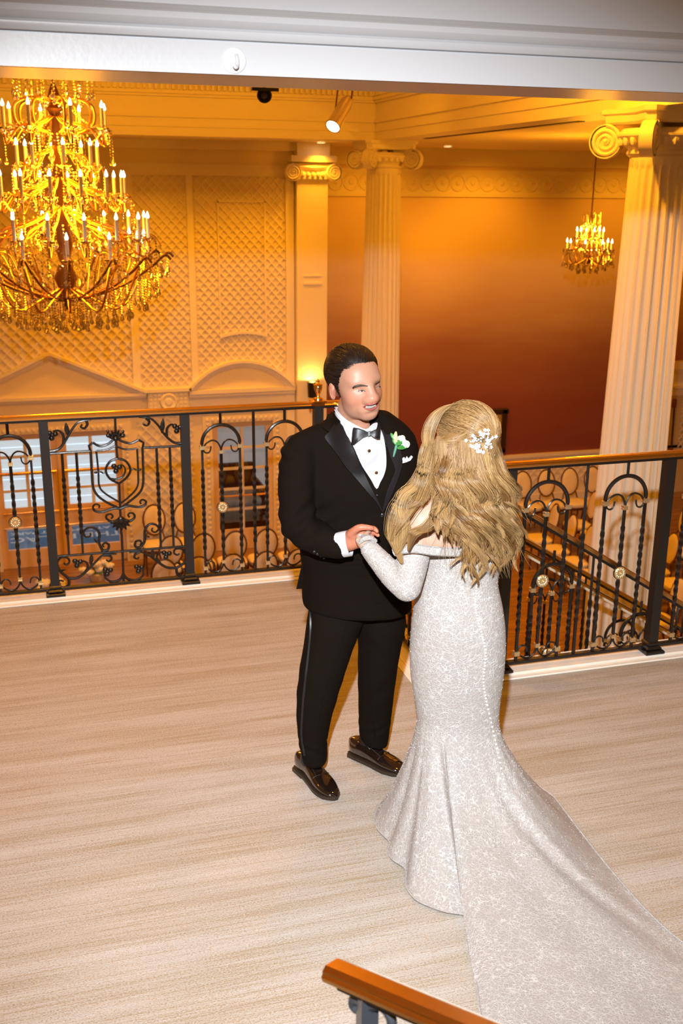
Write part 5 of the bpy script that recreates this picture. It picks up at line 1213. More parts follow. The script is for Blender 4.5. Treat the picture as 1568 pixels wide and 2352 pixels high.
# bow tie
bt = thing('bow', '', '', (0,0,0)); bpy.data.objects.remove(bt)
kp, kn = hit(tj, *C1(936,893)); vd = (CC-kp).normalized(); kp = kp+vd*.020
def bp(x, y, d): 
    q = ray(*C1(x, y)); t = ((kp-CC).dot(vd)-0)/q.normalized().dot(vd); return CC+q.normalized()*(-abs(t) if t < 0 else t)+vd*d
tie = link('bow_tie', MB().loft([[bp(925,870,.004), bp(950,866,.004), bp(952,915,.004), bp(928,922,.004)], [bp(928,874,.016), bp(946,871,.016), bp(948,910,.016), bp(930,916,.016)]]).mesh('bow_tie', SATIN, True, 40), groom)
def wing(cols):
    rg = []
    for (xt, yt, xb, yb, d, th) in cols:
        n = 10; ring = []
        for k in range(n):
            a = 2*PI*k/n; f_ = .5-.5*math.cos(a); x, y = xt+(xb-xt)*f_, yt+(yb-yt)*f_; pl_ = .004*math.sin(3*PI*f_)
            ring.append(bp(x, y, d+th*math.sin(a)+pl_))
        rg.append(ring)
    return MB().loft(rg)
link('wing', wing([(928,876,928,914,.004,.006),(890,858,880,935,.005,.009),(840,840,835,970,.006,.012),(795,828,795,1003,.004,.012),(782,826,768,1000,.0,.009)]).mesh('wing', SATIN, True, 60), tie)
link('wing', wing([(948,874,950,908,.004,.006),(985,856,985,930,.005,.008),(1020,846,1015,942,.004,.009),(1048,838,1040,942,-.004,.007)]).mesh('wing', SATIN, True, 60), tie)
jp('neck_band', [(1000,800),(1060,770),(1072,800),(1040,850),(985,860),(965,845)], .012, SATIN, .002, 6, True, tie)
# boutonniere and pocket square
bo = thing('boutonniere', 'white rose boutonniere with green leaves pinned to the groom’s lapel', 'flower', tuple(hit(tj, *C1(1190,1060))[0]))
def bfl(x, y, d): p, n_ = hit(tj, *C1(x, y)); return p+(CC-p).normalized()*d
link('blossom', ell(bfl(1265,985,.022), (.014,.012,.018)).mesh('blossom', PETAL), bo, True)
for k in range(4): link('petal', ell(bfl(1230+22*k, 945+26*k-(k % 2)*30, .026), (.012,.007,.014)).mesh('petal', PETAL), bo)
link('bud', limb([bfl(1190,960,.03), bfl(1188,915,.036), bfl(1192,880,.036)], [.0075,.0082,.004], 10).mesh('bud', mat('green_bud', (.62,.70,.32), .5)), bo)
link('stem', limb([bfl(1200,990,.026), bfl(1185,1050,.022), bfl(1168,1105,.018)], [.0055,.005,.004], 8).mesh('stem', mat('stem_wrap', (.07,.25,.16), .6)), bo)
BG = mat('fresh_leaf', (.055,.24,.05), .4)
for pts_, w_ in (([(1205,1030),(1250,1020),(1300,1022)], .0085), ([(1200,1000),(1240,970),(1262,945)], .008), ([(1200,985),(1215,960),(1220,925)], .006), ([(1180,950),(1160,915),(1142,885)], .006), ([(1195,1000),(1175,960),(1165,930)], .006)):
    Pm = catmull([bfl(x, y, .034-.004*i) for i, (x, y) in enumerate(pts_)], 4); rg = []
    for i, p in enumerate(Pm):
        t = i/(len(Pm)-1); tg = (Pm[min(i+1, len(Pm)-1)]-Pm[max(i-1, 0)]).normalized(); s_ = tg.cross(vd).normalized(); q = w_*math.sin(PI*(t*.9+.06)); rg.append([p-s_*q, p+vd*.0022, p+s_*q, p-vd*.001])
    link('leaf', MB().loft(rg).mesh('leaf', BG, True, 60), bo)
jp('pocket_square', [(1238,1130),(1262,1112),(1272,1130),(1288,1105),(1300,1128),(1328,1098),(1340,1112),(1318,1145),(1280,1162),(1240,1172)], .008, SHIRT, .003, 4, False, groom)
link('microphone', limb([bfl(1098,1012,.012), bfl(1110,1000,.016), bfl(1140,992,.014)], [.0042,.0035,.0025], 8).mesh('microphone', BLACKP), groom)

# trousers
TR = [px_ring(722,1335,845,1335,3.72,.095), px_ring(716,1372,846,1372,3.72,.110), px_ring(708,1400,842,1400,3.715,.118), px_ring(704,1425,836,1425,3.71,.118), px_ring(697,1480,814,1480,3.70,.106), px_ring(688,1530,797,1530,3.69,.097), px_ring(681,1590,778,1590,3.69,.090), px_ring(680,1645,761,1648,3.70,.085), px_ring(685,1700,751,1700,3.715,.082), px_ring(692,1730,752,1732,3.72,.084), px_ring(695,1744,751,1744,3.722,.083)]
TL = [px_ring(790,1335,920,1335,3.74,.095), px_ring(795,1378,928,1378,3.74,.110), px_ring(818,1430,933,1430,3.74,.118), px_ring(822,1480,922,1480,3.745,.106), px_ring(821,1530,913,1530,3.75,.097), px_ring(822,1590,905,1590,3.765,.088), px_ring(823,1640,899,1642,3.78,.082), px_ring(824,1680,893,1690,3.79,.080), px_ring(827,1692,890,1708,3.795,.080)]
tr = fuse(join(MB().loft(TR), MB().loft(TL)), .0065, 5, 'trousers', .5)
co = vco(tr); nr = np.empty(len(tr.vertices)*3); tr.vertices.foreach_get('normal', nr); nr = nr.reshape(-1, 3); amp = np.zeros(len(co))
for c_, s_, f_, a_, kx in ((ony(735,1600,3.62), (.09,.2,.10), 52, .0026, 1.1), (ony(722,1722,3.64), (.08,.2,.035), 120, .0032, .5), (ony(862,1585,3.68), (.08,.2,.09), 50, .0024, -1.1), (ony(860,1680,3.7), (.08,.2,.035), 110, .003, -.5), (ony(850,1400,3.62), (.14,.2,.07), 60, .003, 1.3), (ony(860,1480,3.64), (.08,.2,.05), 70, .0022, 1.0)):
    d = co-np.array(c_); amp += np.exp(-((d/np.array(s_))**2).sum(1))*np.sin(f_*(d[:, 2]+kx*d[:, 0]))*a_
setco(tr, co+nr*amp[:, None]); tr.materials.append(WOOL2); trousers = link('trousers', tr, groom); tt = bvh(tr)
for pts_ in ([(706,1392),(708,1440),(703,1500),(696,1560),(690,1620),(687,1690),(694,1735)],):
    link('side_stripe', MB().tube(trace([(x+6, y) for x, y in pts_], tt, .0005), .0065, 6, flat=(.35, 1)).mesh('side_stripe', SATIN), trousers)
for pts_ in ([(800,1400),(785,1480),(758,1560),(735,1640),(728,1735)], [(845,1400),(846,1500),(850,1600),(862,1700)]):
    link('crease', MB().tube(trace(pts_, tt, .0003), .0022, 5).mesh('crease', WOOL2), trousers)
# shoes
def shoe(label, heel, toe, sgn):
    heel, toe = Vector(heel), Vector(toe); d = (toe-heel); L_ = d.length; d.normalize(); s = Vector((d.y, -d.x, 0)); up = Vector((0, 0, 1))
    t = link_empty('shoe', heel.lerp(toe, .5), label)
    def W(u, v, z): return heel+d*(u*L_)+s*v+up*z
    us = np.linspace(0, 1, 15)
    hw = np.interp(us, (0,.05,.15,.3,.5,.68,.82,.92,1), (.018,.030,.036,.034,.040,.047,.043,.031,.006))
    cv = np.interp(us, (0,.3,.6,.85,1), (0,-.003,.002,.006,.004))*sgn
    tp = np.interp(us, (0,.08,.22,.36,.5,.62,.78,.9,1), (.085,.098,.100,.092,.078,.064,.052,.040,.024))
    def section(i, zb, top, k=1.0, sharp=2.4):
        n = 16; out = []
        for q in range(n):
            a = 2*PI*q/n; ca, sa = math.cos(a), math.sin(a); e = 2/sharp
            out.append(W(us[i], cv[i]+hw[i]*k*math.copysign(abs(ca)**e, ca), (zb+top)/2+(top-zb)/2*math.copysign(abs(sa)**e, sa)))
        return out
    link('upper', MB().loft([section(i, .016, tp[i], 1, 2.6 if us[i] > .3 else 2.8) for i in range(15)]).mesh('upper', PATENT, True, 70), t)
    sol = MB(); ring = [W(us[i], cv[i]+hw[i]*1.10+.001, 0) for i in range(15)]+[W(us[i], cv[i]-hw[i]*1.10-.001, 0) for i in range(14, -1, -1)]
    sol.loft([[p+up*z for p in ring] for z in (.008, .021)]); link('sole', sol.mesh('sole', SOLE, True, 30), t)
    hl = [W(u_, v_, 0) for u_, v_ in ((.0,-.020),(.02,-.032),(.26,-.034),(.26,.034),(.02,.032),(.0,.020))]; link('heel', MB().loft([[p+up*z for p in hl] for z in (.0005, .016)]).mesh('heel', SOLE, False), t)
    fr_ = [W(u_, np.interp(u_, us, cv)+v_*np.interp(u_, us, hw), 0) for u_, v_ in ((.5,-.95),(.68,-1),(.85,-.95),(.95,-.6),(.97,0),(.95,.6),(.85,.95),(.68,1),(.5,.95))]; link('sole_tread', MB().loft([[p+up*z for p in fr_] for z in (.0005, .009)]).mesh('sole_tread', SOLE, False), t)
    def top(u_, v_): z = np.interp(u_, us, tp); w = np.interp(u_, us, hw); return W(u_, np.interp(u_, us, cv)+v_*w, .016+(z-.016)*(.5+.5*max(0, 1-abs(v_)**2.5)**(1/2.5))+.0012)
    for k in range(4):
        u_ = .36+.065*k; link('lace', MB().tube([top(u_, v_) for v_ in np.linspace(-.45, .45, 7)], .0017, 5).mesh('lace', BLACKP), t)
    for sg in (-1, 1):
        link('facing', MB().tube([top(u_, sg*(.5+.1*(u_-.3))) for u_ in np.linspace(.30, .60, 8)], .0013, 5).mesh('facing', SOLE), t)
        link('bow_loop', MB().tube(catmull([top(.36, 0), top(.33, sg*.5)+up*.012, top(.43, sg*.75)+up*.006, top(.37, 0)+up*.002], 5), .0016, 5).mesh('bow_loop', BLACKP), t)
    link('vamp_seam', MB().tube([top(.60+.02*(1-abs(v_)), v_) for v_ in np.linspace(-.9, .9, 13)], .0012, 5).mesh('vamp_seam', SOLE), t)
    return t
def link_empty(name, loc, label):
    o = bpy.data.objects.new(name, None); COL.objects.link(o); o.empty_display_size = .05; o.parent = groom; o.location = Vector(loc)-wpos(groom); return o
shoe('', (.962,3.815,0), (1.052,3.528,0), 1)
shoe('', (1.212,3.868,0), (1.375,3.622,0), -1)
# ------------------------------------------------------------ the bride
BB = Vector((1.42, 3.22, 0))
bride = thing('person', 'woman in a long white lace gown with train, blonde curls, seen from behind', 'person', tuple(BB))
BF = Vector((-.42, .90, .10)).normalized(); BLf = Vector((0, 0, 1)).cross(BF).normalized()    # facing, her left (towards picture left)
BU = BF.cross(BLf); BU = BU if BU.z > 0 else -BU
BC = ony(1062, 1008, 3.20)
def BH(x, y, z): return BC+BLf*x+BF*y+BU*z
AXB = (BLf, BF, BU)
def BE(c, r): return ell(BH(*c), r, AXB)
bhead = [BE((0,-.012,.025), (.074,.090,.080)), BE((0,.032,-.02), (.058,.062,.078)), BE((0,.05,-.075),(.040,.040,.035)), limb([BH(0,.088,.0), BH(0,.108,-.03)], [.007,.010], 8), BE((0,.084,-.066),(.022,.012,.012)),
         BE((.076,-.005,-.015), (.008,.016,.027)), BE((-.076,-.005,-.015), (.008,.016,.027)), limb([BH(0,-.015,-.05), BH(0,-.02,-.13), BH(0,-.025,-.19)], [.050,.047,.062], 18)]
bshl, bell_, bwrl = ony(968, 1192, 3.20), ony(932, 1352, 3.17), ony(845, 1256, 3.30)
bshr, belr, bwrr = ony(1135, 1200, 3.30), ony(1112, 1300, 3.42), ony(1010, 1262, 3.44)
btorso = [limb([ony(1066,1180,3.22), ony(1064,1250,3.23), ony(1058,1310,3.23), ony(1052,1420,3.23)], [.082,.095,.085,.10], 20), limb([bshl, ony(1010,1172,3.215), ony(1066,1165,3.23), ony(1125,1175,3.26), bshr], [.046,.058,.066,.058,.046], 16),
          limb([ony(985,1230,3.20), ony(1066,1240,3.23), ony(1140,1240,3.27)], [.055,.075,.055], 14)]
barms = [limb([bshl, ony(950,1265,3.185), bell_], [.047,.044,.037], 14), limb([bell_, ony(890,1310,3.225), bwrl], [.037,.034,.024], 14), limb([bshr, belr], [.045,.036], 14), limb([belr, bwrr], [.036,.024], 14)]
blegs = []
for dx in (-.07, .07): blegs += [limb([Vector((1.42+dx,3.22,.86)), Vector((1.43+dx*.7,3.22,.48)), Vector((1.44+dx*.6,3.25,.10))], [.07,.048,.032], 12), limb([Vector((1.44+dx*.6,3.25,.09)), Vector((1.43+dx*.6,3.33,.04))], [.03,.024], 10)]
# left hand resting in his: fingers over his palm
bhand = [limb([bwrl, ony(836,1246,3.325), ony(830,1238,3.345)], [.024,.026,.024], 14)]
for k in range(4):
    a = ony(836-5*k, 1231+3.5*k, 3.342-.006*k); b = ony(846-6*k, 1222+4*k, 3.368); c = ony(851-7*k, 1224+5*k, 3.392)
    bhand.append(limb([ony(834,1240,3.335), a, b, c], [.011,.0092,.0082,.0068], 10))
bhand.append(limb([ony(838,1252,3.325), ony(826,1243,3.335), ony(822,1236,3.352)], [.012,.0098,.008], 10))
bhr = [limb([bwrr, bwrr+Vector((-.05,.05,-.01))], [.022,.027], 12)]
for dx in (-.02,-.007,.007,.02): b0 = bwrr+Vector((-.055+dx*.6,.055+dx*.7,-.01)); bhr.append(limb([b0, b0+Vector((-.03,.03,-.01)), b0+Vector((-.04,.035,-.03))], [.009,.008,.0065], 8))
bb_me = fuse(join(*bhead, *btorso, *barms, *blegs, *bhand, *bhr), .0036, 8, 'body', .5)
tint = np.ones((len(bb_me.vertices), 4), np.float32); at = bb_me.color_attributes.new('tint', 'FLOAT_COLOR', 'POINT'); at.data.foreach_set('color', tint.ravel()); bb_me.materials.append(SKIN_B)
bbody = link('body', bb_me, bride)
# engagement ring
rp = ony(827, 1229, 3.326); link('ring', ell(rp, (.006,.004,.004)).mesh('ring', mat('diamond', (.9,.9,.92), .05, spec=1.0, metal=.4)), bride)

def lace():
    m = bpy.data.materials.new('ivory_lace'); m.use_nodes = True; nt = m.node_tree; b = nt.nodes['Principled BSDF']; L = nt.links
    tc = nd(nt, 'ShaderNodeTexCoord')
    def warp(scale, amt):
        n = nd(nt, 'ShaderNodeTexNoise'); n.inputs['Scale'].default_value = scale; n.inputs['Detail'].default_value = 2; L.new(tc.outputs['Object'], n.inputs['Vector'])
        v = nd(nt, 'ShaderNodeVectorMath', operation='MULTIPLY_ADD'); v.inputs[1].default_value = (amt, amt, amt); L.new(n.outputs['Color'], v.inputs[0]); L.new(tc.outputs['Object'], v.inputs[2]); return v
    def thread(scale, w0, w1, wp):
        v = nd(nt, 'ShaderNodeTexVoronoi', feature='DISTANCE_TO_EDGE'); v.inputs['Scale'].default_value = scale; L.new(wp.outputs[0], v.inputs['Vector'])
        r = nd(nt, 'ShaderNodeMapRange'); r.inputs[1].default_value = w0; r.inputs[2].default_value = w1; r.inputs[3].default_value = 1; r.inputs[4].default_value = 0; L.new(v.outputs['Distance'], r.inputs[0]); return r
    a = thread(84, .02, .12, warp(38, .03)); c = thread(165, .02, .14, warp(60, .02)); d = thread(36, .01, .055, warp(22, .05))
    mx1 = nd(nt, 'ShaderNodeMath', operation='MAXIMUM'); L.new(a.outputs[0], mx1.inputs[0]); L.new(d.outputs[0], mx1.inputs[1])
    sc_ = nd(nt, 'ShaderNodeMath', operation='MULTIPLY'); sc_.inputs[1].default_value = .55; L.new(c.outputs[0], sc_.inputs[0])
    mx2 = nd(nt, 'ShaderNodeMath', operation='MAXIMUM'); L.new(mx1.outputs[0], mx2.inputs[0]); L.new(sc_.outputs[0], mx2.inputs[1])
    # cloudy density: motifs are denser in places
    nz = nd(nt, 'ShaderNodeTexNoise'); nz.inputs['Scale'].default_value = 16; nz.inputs['Detail'].default_value = 3; L.new(tc.outputs['Object'], nz.inputs['Vector'])
    mr = nd(nt, 'ShaderNodeMapRange'); mr.inputs[1].default_value = .35; mr.inputs[2].default_value = .65; mr.inputs[3].default_value = .55; mr.inputs[4].default_value = 1; L.new(nz.outputs['Fac'], mr.inputs[0])
    ml = nd(nt, 'ShaderNodeMath', operation='MULTIPLY'); L.new(mx2.outputs[0], ml.inputs[0]); L.new(mr.outputs[0], ml.inputs[1])
    col = nd(nt, 'ShaderNodeMix', data_type='RGBA'); col.inputs[6].default_value = (.36, .32, .295, 1); col.inputs[7].default_value = (.55, .545, .53, 1); L.new(ml.outputs[0], col.inputs[0]); L.new(col.outputs[2], b.inputs['Base Color'])
    bp_ = nd(nt, 'ShaderNodeBump'); bp_.inputs['Strength'].default_value = .55; bp_.inputs['Distance'].default_value = .004; L.new(ml.outputs[0], bp_.inputs['Height']); L.new(bp_.outputs[0], b.inputs['Normal'])
    b.inputs['Roughness'].default_value = .6; b.inputs['Sheen Weight'].default_value = .1
    return m
LACE = lace(); PEARL = mat('pearl', (.85,.80,.72), .18, coat=.6); SPARK = mat('crystal_bead', (.80,.80,.84), .08, spec=1.0, coat=1.0)
# gown: bodice and sheath from rings, skirt and train swept to a hem lying on the floor
G = [px_ring(972,1258,1162,1262,3.235,.104,64), px_ring(972,1272,1158,1276,3.235,.106,64), px_ring(970,1300,1146,1304,3.235,.100,64), px_ring(962,1338,1142,1340,3.235,.100,64), px_ring(951,1385,1153,1387,3.235,.116,64), px_ring(944,1435,1160,1437,3.235,.126,64), px_ring(940,1490,1161,1492,3.235,.126,64),
     px_ring(942,1550,1156,1552,3.235,.118,64), px_ring(951,1605,1148,1607,3.235,.108,64), px_ring(958,1650,1145,1652,3.235,.103,64)]
hem_ctl = [(0,1.90,3.30),(14,1.885,3.10),(28,1.872,2.86),(38,1.87,2.62),(46,1.885,2.46),(54,1.96,2.2),(62,2.02,1.8),(72,1.75,1.55),(82,1.38,1.62),(91,1.12,1.95),(100,1.125,2.28),(108,1.195,2.47),(115,1.275,2.70),(119,1.29,2.735),(123,1.215,2.76),(132,1.135,2.85),(140,1.125,2.93),(146,1.172,3.03),(152,1.128,3.09),(158,1.135,3.16),(164,1.165,3.19),(172,1.140,3.28),(180,1.15,3.36),(200,1.20,3.45),(230,1.36,3.50),(270,1.54,3.53),(310,1.73,3.50),(340,1.87,3.42),(360,1.90,3.30)]
NS = 256; knee = px_ring(958,1650,1145,1652,3.235,.103,NS); top_rings = []
def resample(r, n):
    out = []
    for k in range(n): t = k/n*len(r); i = int(t); out.append(r[i].lerp(r[(i+1) % len(r)], t-i))
    return out
hd_a = np.array([h[0] for h in hem_ctl]); hx = np.array([h[1] for h in hem_ctl]); hy = np.array([h[2] for h in hem_ctl])
HANG = np.linspace(0, 360, 361); HX = np.interp(HANG, hd_a, hx); HY = np.interp(HANG, hd_a, hy)
for A_ in (HX, HY):
    for _ in (0, 2):
        e_ = np.concatenate([A_[-4:-1], A_, A_[1:4]]); A_[:] = np.convolve(e_, np.array([0,1,1,1,1,1,0])/5, 'valid') if _ < 2 else np.convolve(e_, [0,.1,.2,.4,.2,.1,0], 'valid')
rings = [[p for p in px_ring(*a, NS)] for a in ((972,1258,1162,1262,3.235,.104), (972,1272,1158,1276,3.235,.106), (970,1300,1146,1304,3.235,.100), (962,1338,1142,1340,3.235,.100), (951,1385,1153,1387,3.235,.116), (944,1435,1160,1437,3.235,.126), (940,1490,1161,1492,3.235,.126), (942,1550,1156,1552,3.235,.118), (951,1605,1148,1607,3.235,.108))]
sub = []
for i in range(len(rings)-1):
    for t in (0, .33, .67): sub.append([a.lerp(b, t) for a, b in zip(rings[i], rings[i+1])])
sub.append(rings[-1]); rings = sub+[[a.lerp(b, .5) for a, b in zip(rings[-1], knee)]]
SK = 56
for j in range(SK+1):
    s = j/SK; ring = []
    for k in range(NS):
        ph = 360*k/NS
        # ring starts at picture right and runs away from the camera first: convert to the hem's sense (towards the camera first)
        ph2 = (360-ph) % 360
        X, Y = np.interp(ph2, HANG, HX), np.interp(ph2, HANG, HY); kp_ = knee[k]; dt = math.hypot(X-kp_.x, Y-kp_.y)
        g = s**1.45; p_ = 1.10+2.4*max(0, dt-.38); z = kp_.z*(1-s)**p_
        ridge = math.exp(-((ph2-113)/3.2)**2)*.055+math.exp(-((ph2-70)/9)**2)*.012+math.exp(-((ph2-90)/7)**2)*.012+math.exp(-((ph2-40)/8)**2)*.010+math.exp(-((ph2-150)/4)**2)*.02
        z += ridge*math.sin(PI*min(1, s*1.05))**1.2*(1 if s < .98 else 0)+.010*math.sin(math.radians(ph2)*23+2.4*s)*s*(1-s)*2+.012*(1-s)*s
        z += .006*(s > .3)+.004
        fl_ = 1+.02*math.sin(math.radians(ph2)*17+s*3)*s*(1-s)*4
        ring.append(Vector((kp_.x+(X-kp_.x)*g*fl_, kp_.y+(Y-kp_.y)*g*fl_, max(.004, z))))
    rings.append(ring)
gm = MB().loft(rings, False); gme = fastmesh(gm, 'gown', LACE)
bm = bmesh.new(); bm.from_mesh(gme); bmesh.ops.recalc_face_normals(bm, faces=bm.faces); bm.to_mesh(gme); bm.free(); gme.polygons.foreach_set('use_smooth', [True]*len(gme.polygons)); relax(gme, 2, .4)
gown = link('gown', gme, bride); tg = bvh(gme)
link('hem_edge', MB().tube([p+Vector((0,0,.003)) for p in rings[-1]]+[rings[-1][0]], .004, 5).mesh('hem_edge', LACE), gown)
# off-shoulder sleeve with folded edge, and feathered lace edges
def edge_fringe(path, nrm_fn, n, ln, seed):
    rn = random.Random(seed); P = catmull(path, 6); ps = []
    for k in range(n):
        i = rn.random()*(len(P)-1.001); p = P[int(i)].lerp(P[int(i)+1], i-int(i)); d = nrm_fn(p)+Vector((rn.uniform(-.6,.6), rn.uniform(-.6,.6), rn.uniform(-.5,.5))); d.normalize(); l = ln*rn.uniform(.4, 1)
        ps.append([p-d*l*.3, p+d*l*.4, p+d*l])
    return strands(ps, .0011, 3)
slv = fuse(join(limb([ony(950,1278,3.19), ony(942,1310,3.178), ony(934,1345,3.168)], [.056,.056,.052], 18), limb([ony(934,1348,3.168), ony(905,1325,3.205), ony(872,1288,3.26), ony(849,1262,3.295)], [.052,.046,.040,.034], 18)), .005, 8, 'sleeve', .5)
slv.materials.append(LACE); sleeve = link('sleeve', slv, gown)
slr = fuse(join(limb([ony(1125,1270,3.34), belr], [.056,.05], 16), limb([belr, bwrr], [.05,.034], 16)), .006, 6, 'sleeve', .5); slr.materials.append(LACE); link('sleeve', slr, gown)
link('lace_edge', edge_fringe([ony(826,1244,3.32), ony(834,1236,3.315), ony(845,1234,3.31), ony(856,1238,3.31)], lambda p: Vector((-.3,.1,.8)), 160, .016, 4).mesh('lace_edge', LACE, True, 180), sleeve)
cuffp = [ony(826,1246,3.31), ony(836,1238,3.295), ony(850,1236,3.29), ony(862,1243,3.30)]
link('cuff_frill', MB().tube(catmull(cuffp, 5), .0085, 8).mesh('cuff_frill', LACE), sleeve)
nk = [ony(x, y, Y) for x, y, Y in ((905,1268,3.165),(925,1262,3.14),(950,1260,3.125),(975,1263,3.12),(1000,1266,3.115),(1030,1268,3.115),(1070,1268,3.12),(1110,1268,3.13),(1150,1264,3.18))]
link('neckline_fold', MB().tube(catmull(nk, 5), .0125, 8, flat=(1.3, .8)).mesh('neckline_fold', LACE), gown)
link('neckline_fringe', edge_fringe(nk, lambda p: Vector((0,-.25,.9)), 420, .016, 5).mesh('neckline_fringe', LACE, True, 180), gown)
# covered buttons down the back
bpath = [(1101,1325),(1096,1345),(1093,1370),(1092,1395),(1096,1420),(1103,1445),(1110,1470),(1115,1500),(1113,1530),(1110,1560),(1113,1590),(1119,1620),(1128,1660),(1137,1700),(1146,1740),(1156,1790),(1162,1830)]
Pb = catmull([Vector((x, y, 0)) for x, y in bpath], 4)
PB = MB().ball((0,0,0), .0042, 8, 6).mesh('button', PEARL)
for p in Pb:
    q, n_ = hit(tg, p.x, p.y); inst('button', PB, gown, Matrix.Translation(q+(CC-q).normalized()*.003-wpos(gown)-wpos(bride)*0)) if False else None
    o = bpy.data.objects.new('button', PB); COL.objects.link(o); o.parent = gown; o.location = q+(CC-q).normalized()*.003
# seed beads scattered over the lace
rnb = random.Random(11); V = [v.co for v in gme.vertices]; sm_ = MB()
for k in range(2600):
    p = V[rnb.randrange(len(V))]; d = (CC-p).normalized(); c = p+d*.0025; sm_.octa(c, .0016, .0016)
for me_ in (slv,):
    W_ = [v.co for v in me_.vertices]
    for k in range(140): p = W_[rnb.randrange(len(W_))]; sm_.octa(p+(CC-p).normalized()*.002, .0015, .0015)
o = link('seed_beads', fastmesh(sm_, 'seed_beads', SPARK), gown); tag(o, kind='stuff')

# hair: half-up crown and long curls
rn = np.random.default_rng(21)
hv = fuse(join(BE((0,-.020,.030), (.088,.104,.094)), BE((0,-.075,-.005),(.060,.050,.060)), limb([ony(1062,1030,3.14), ony(1068,1100,3.12), ony(1080,1180,3.10), ony(1092,1250,3.10)], [.080,.088,.086,.050], 20), limb([ony(1115,1060,3.16), ony(1145,1140,3.14), ony(1150,1230,3.14)], [.055,.065,.045], 14)), .006, 10, 'hair', .55)
hv.materials.append(HAIRL); c_ = np.tile((.27,.155,.06,1), (len(hv.vertices), 1)).astype(np.float32); a_ = hv.color_attributes.new('tint', 'FLOAT_COLOR', 'POINT'); a_.data.foreach_set('color', c_.ravel())
bhair = link('hair', hv, bride)
clasp = ony(1105, 1022, 3.06)
paths = []; cols = []
def tone(t=None): 
    k = rn.uniform(0, 1) if t is None else t
    return np.array((.54,.345,.15))*k+np.array((.155,.062,.011))*(1-k)
# crown: from the front hairline over the skull to the clasp
Cc = np.array((0,-.020,.030)); Rr_ = np.array((.090,.106,.097))
for k in range(4200):
    x0 = rn.uniform(-1, 1); a0 = rn.uniform(-.85, .95); st = np.array((math.sin(x0*1.45), .55*math.cos(x0*1.2)+.1, a0)); st /= np.linalg.norm(st)
    en = np.array((-.10+rn.normal(0, .06), -.97, -.02+rn.normal(0, .10))); en /= np.linalg.norm(en); P = []
    n = 13; lift = rn.uniform(0, .012); tw = rn.normal(0, .02)
    for i in range(n):
        t = i/(n-1); om = math.acos(max(-1, min(1, st.dot(en)))); q = (math.sin((1-t)*om)*st+math.sin(t*om)*en)/max(1e-4, math.sin(om))
        sag = -.22*math.sin(PI*t)*(1 if a0 < .25 else 0)
        q = q+np.array((0, 0, sag*.35)); q /= np.linalg.norm(q)
        r_ = Rr_+lift*math.sin(PI*t)+.0015; P.append(BH(*(Cc+q*r_)))
    paths.append(P); cols.append((tone(np.clip(.55+.35*x0*0+rn.normal(0,.28), 0, 1)), n))
# long wavy locks, defined on the photograph: (start px, end px, depth)
locks = []
ends = [((1010,1055),(1012,1228),3.13,3.06,.02),((1020,1055),(1018,1255),3.12,3.07,.02),((1030,1060),(1042,1300),3.10,3.06,.03),((1040,1060),(1052,1270),3.09,3.06,.03),((1050,1060),(1088,1345),3.08,3.05,.026),((1060,1060),(1078,1330),3.08,3.05,.026),((1070,1060),(1110,1310),3.07,3.05,.03),((1080,1060),(1135,1315),3.07,3.06,.03),((1090,1060),(1152,1322),3.07,3.07,.03),((1100,1058),(1175,1312),3.08,3.08,.03),((1110,1055),(1190,1285),3.09,3.10,.028),((1118,1050),(1196,1245),3.10,3.12,.026),((1122,1045),(1188,1205),3.12,3.14,.024),((1128,1060),(1172,1165),3.12,3.15,.022),
        ((1045,1060),(1024,1200),3.09,3.05,.03),((1065,1060),(1060,1220),3.07,3.03,.03),((1085,1060),(1100,1240),3.06,3.03,.03),((1100,1060),(1140,1240),3.07,3.04,.03),((1075,1060),(1120,1280),3.06,3.04,.03),((1055,1060),(1100,1300),3.08,3.04,.03),((1095,1060),(1165,1270),3.08,3.06,.03),((1105,1060),(1182,1235),3.09,3.08,.028),((1050,1060),(1034,1240),3.08,3.05,.028),((1068,1060),(1092,1200),3.06,3.02,.03),((1112,1055),(1165,1215),3.09,3.07,.028),((1036,1060),(1022,1150),3.11,3.07,.026),((1024,1056),(1008,1165),3.13,3.09,.022)]
left_locks = [([(992,1010),(984,1060),(968,1105),(940,1140),(915,1175),(905,1225),(912,1262),(922,1292)], 3.18, .016), ([(996,1020),(990,1070),(978,1115),(952,1150),(928,1185),(908,1215),(898,1240)], 3.17, .015), ([(990,1015),(978,1065),(958,1110),(930,1135),(920,1170),(928,1205),(925,1245),(910,1270)], 3.17, .014), ([(1004,1040),(1000,1100),(1006,1150),(1000,1190),(980,1212),(955,1222),(945,1240),(938,1262)], 3.115, .012), ([(1000,1030),(992,1080),(975,1125),(962,1150),(935,1165)], 3.165, .014), ([(1012,1050),(1004,1110),(1010,1160),(1004,1185),(985,1205),(962,1228)], 3.11, .010), ([(986,1005),(976,1040),(972,1080),(962,1118),(945,1145)], 3.20, .016)]
th_ = bvh(hv); ends2 = []
for (a, b, Ya, Yb, sp) in ends:
    for q in range(3): ends2.append(((a[0]+rn.normal(0, 5), a[1]-rn.uniform(22, 52)), (b[0]+rn.normal(0, 10), b[1]-abs(rn.normal(0, 20))*q), Ya, Yb-.007*q, sp*.46))
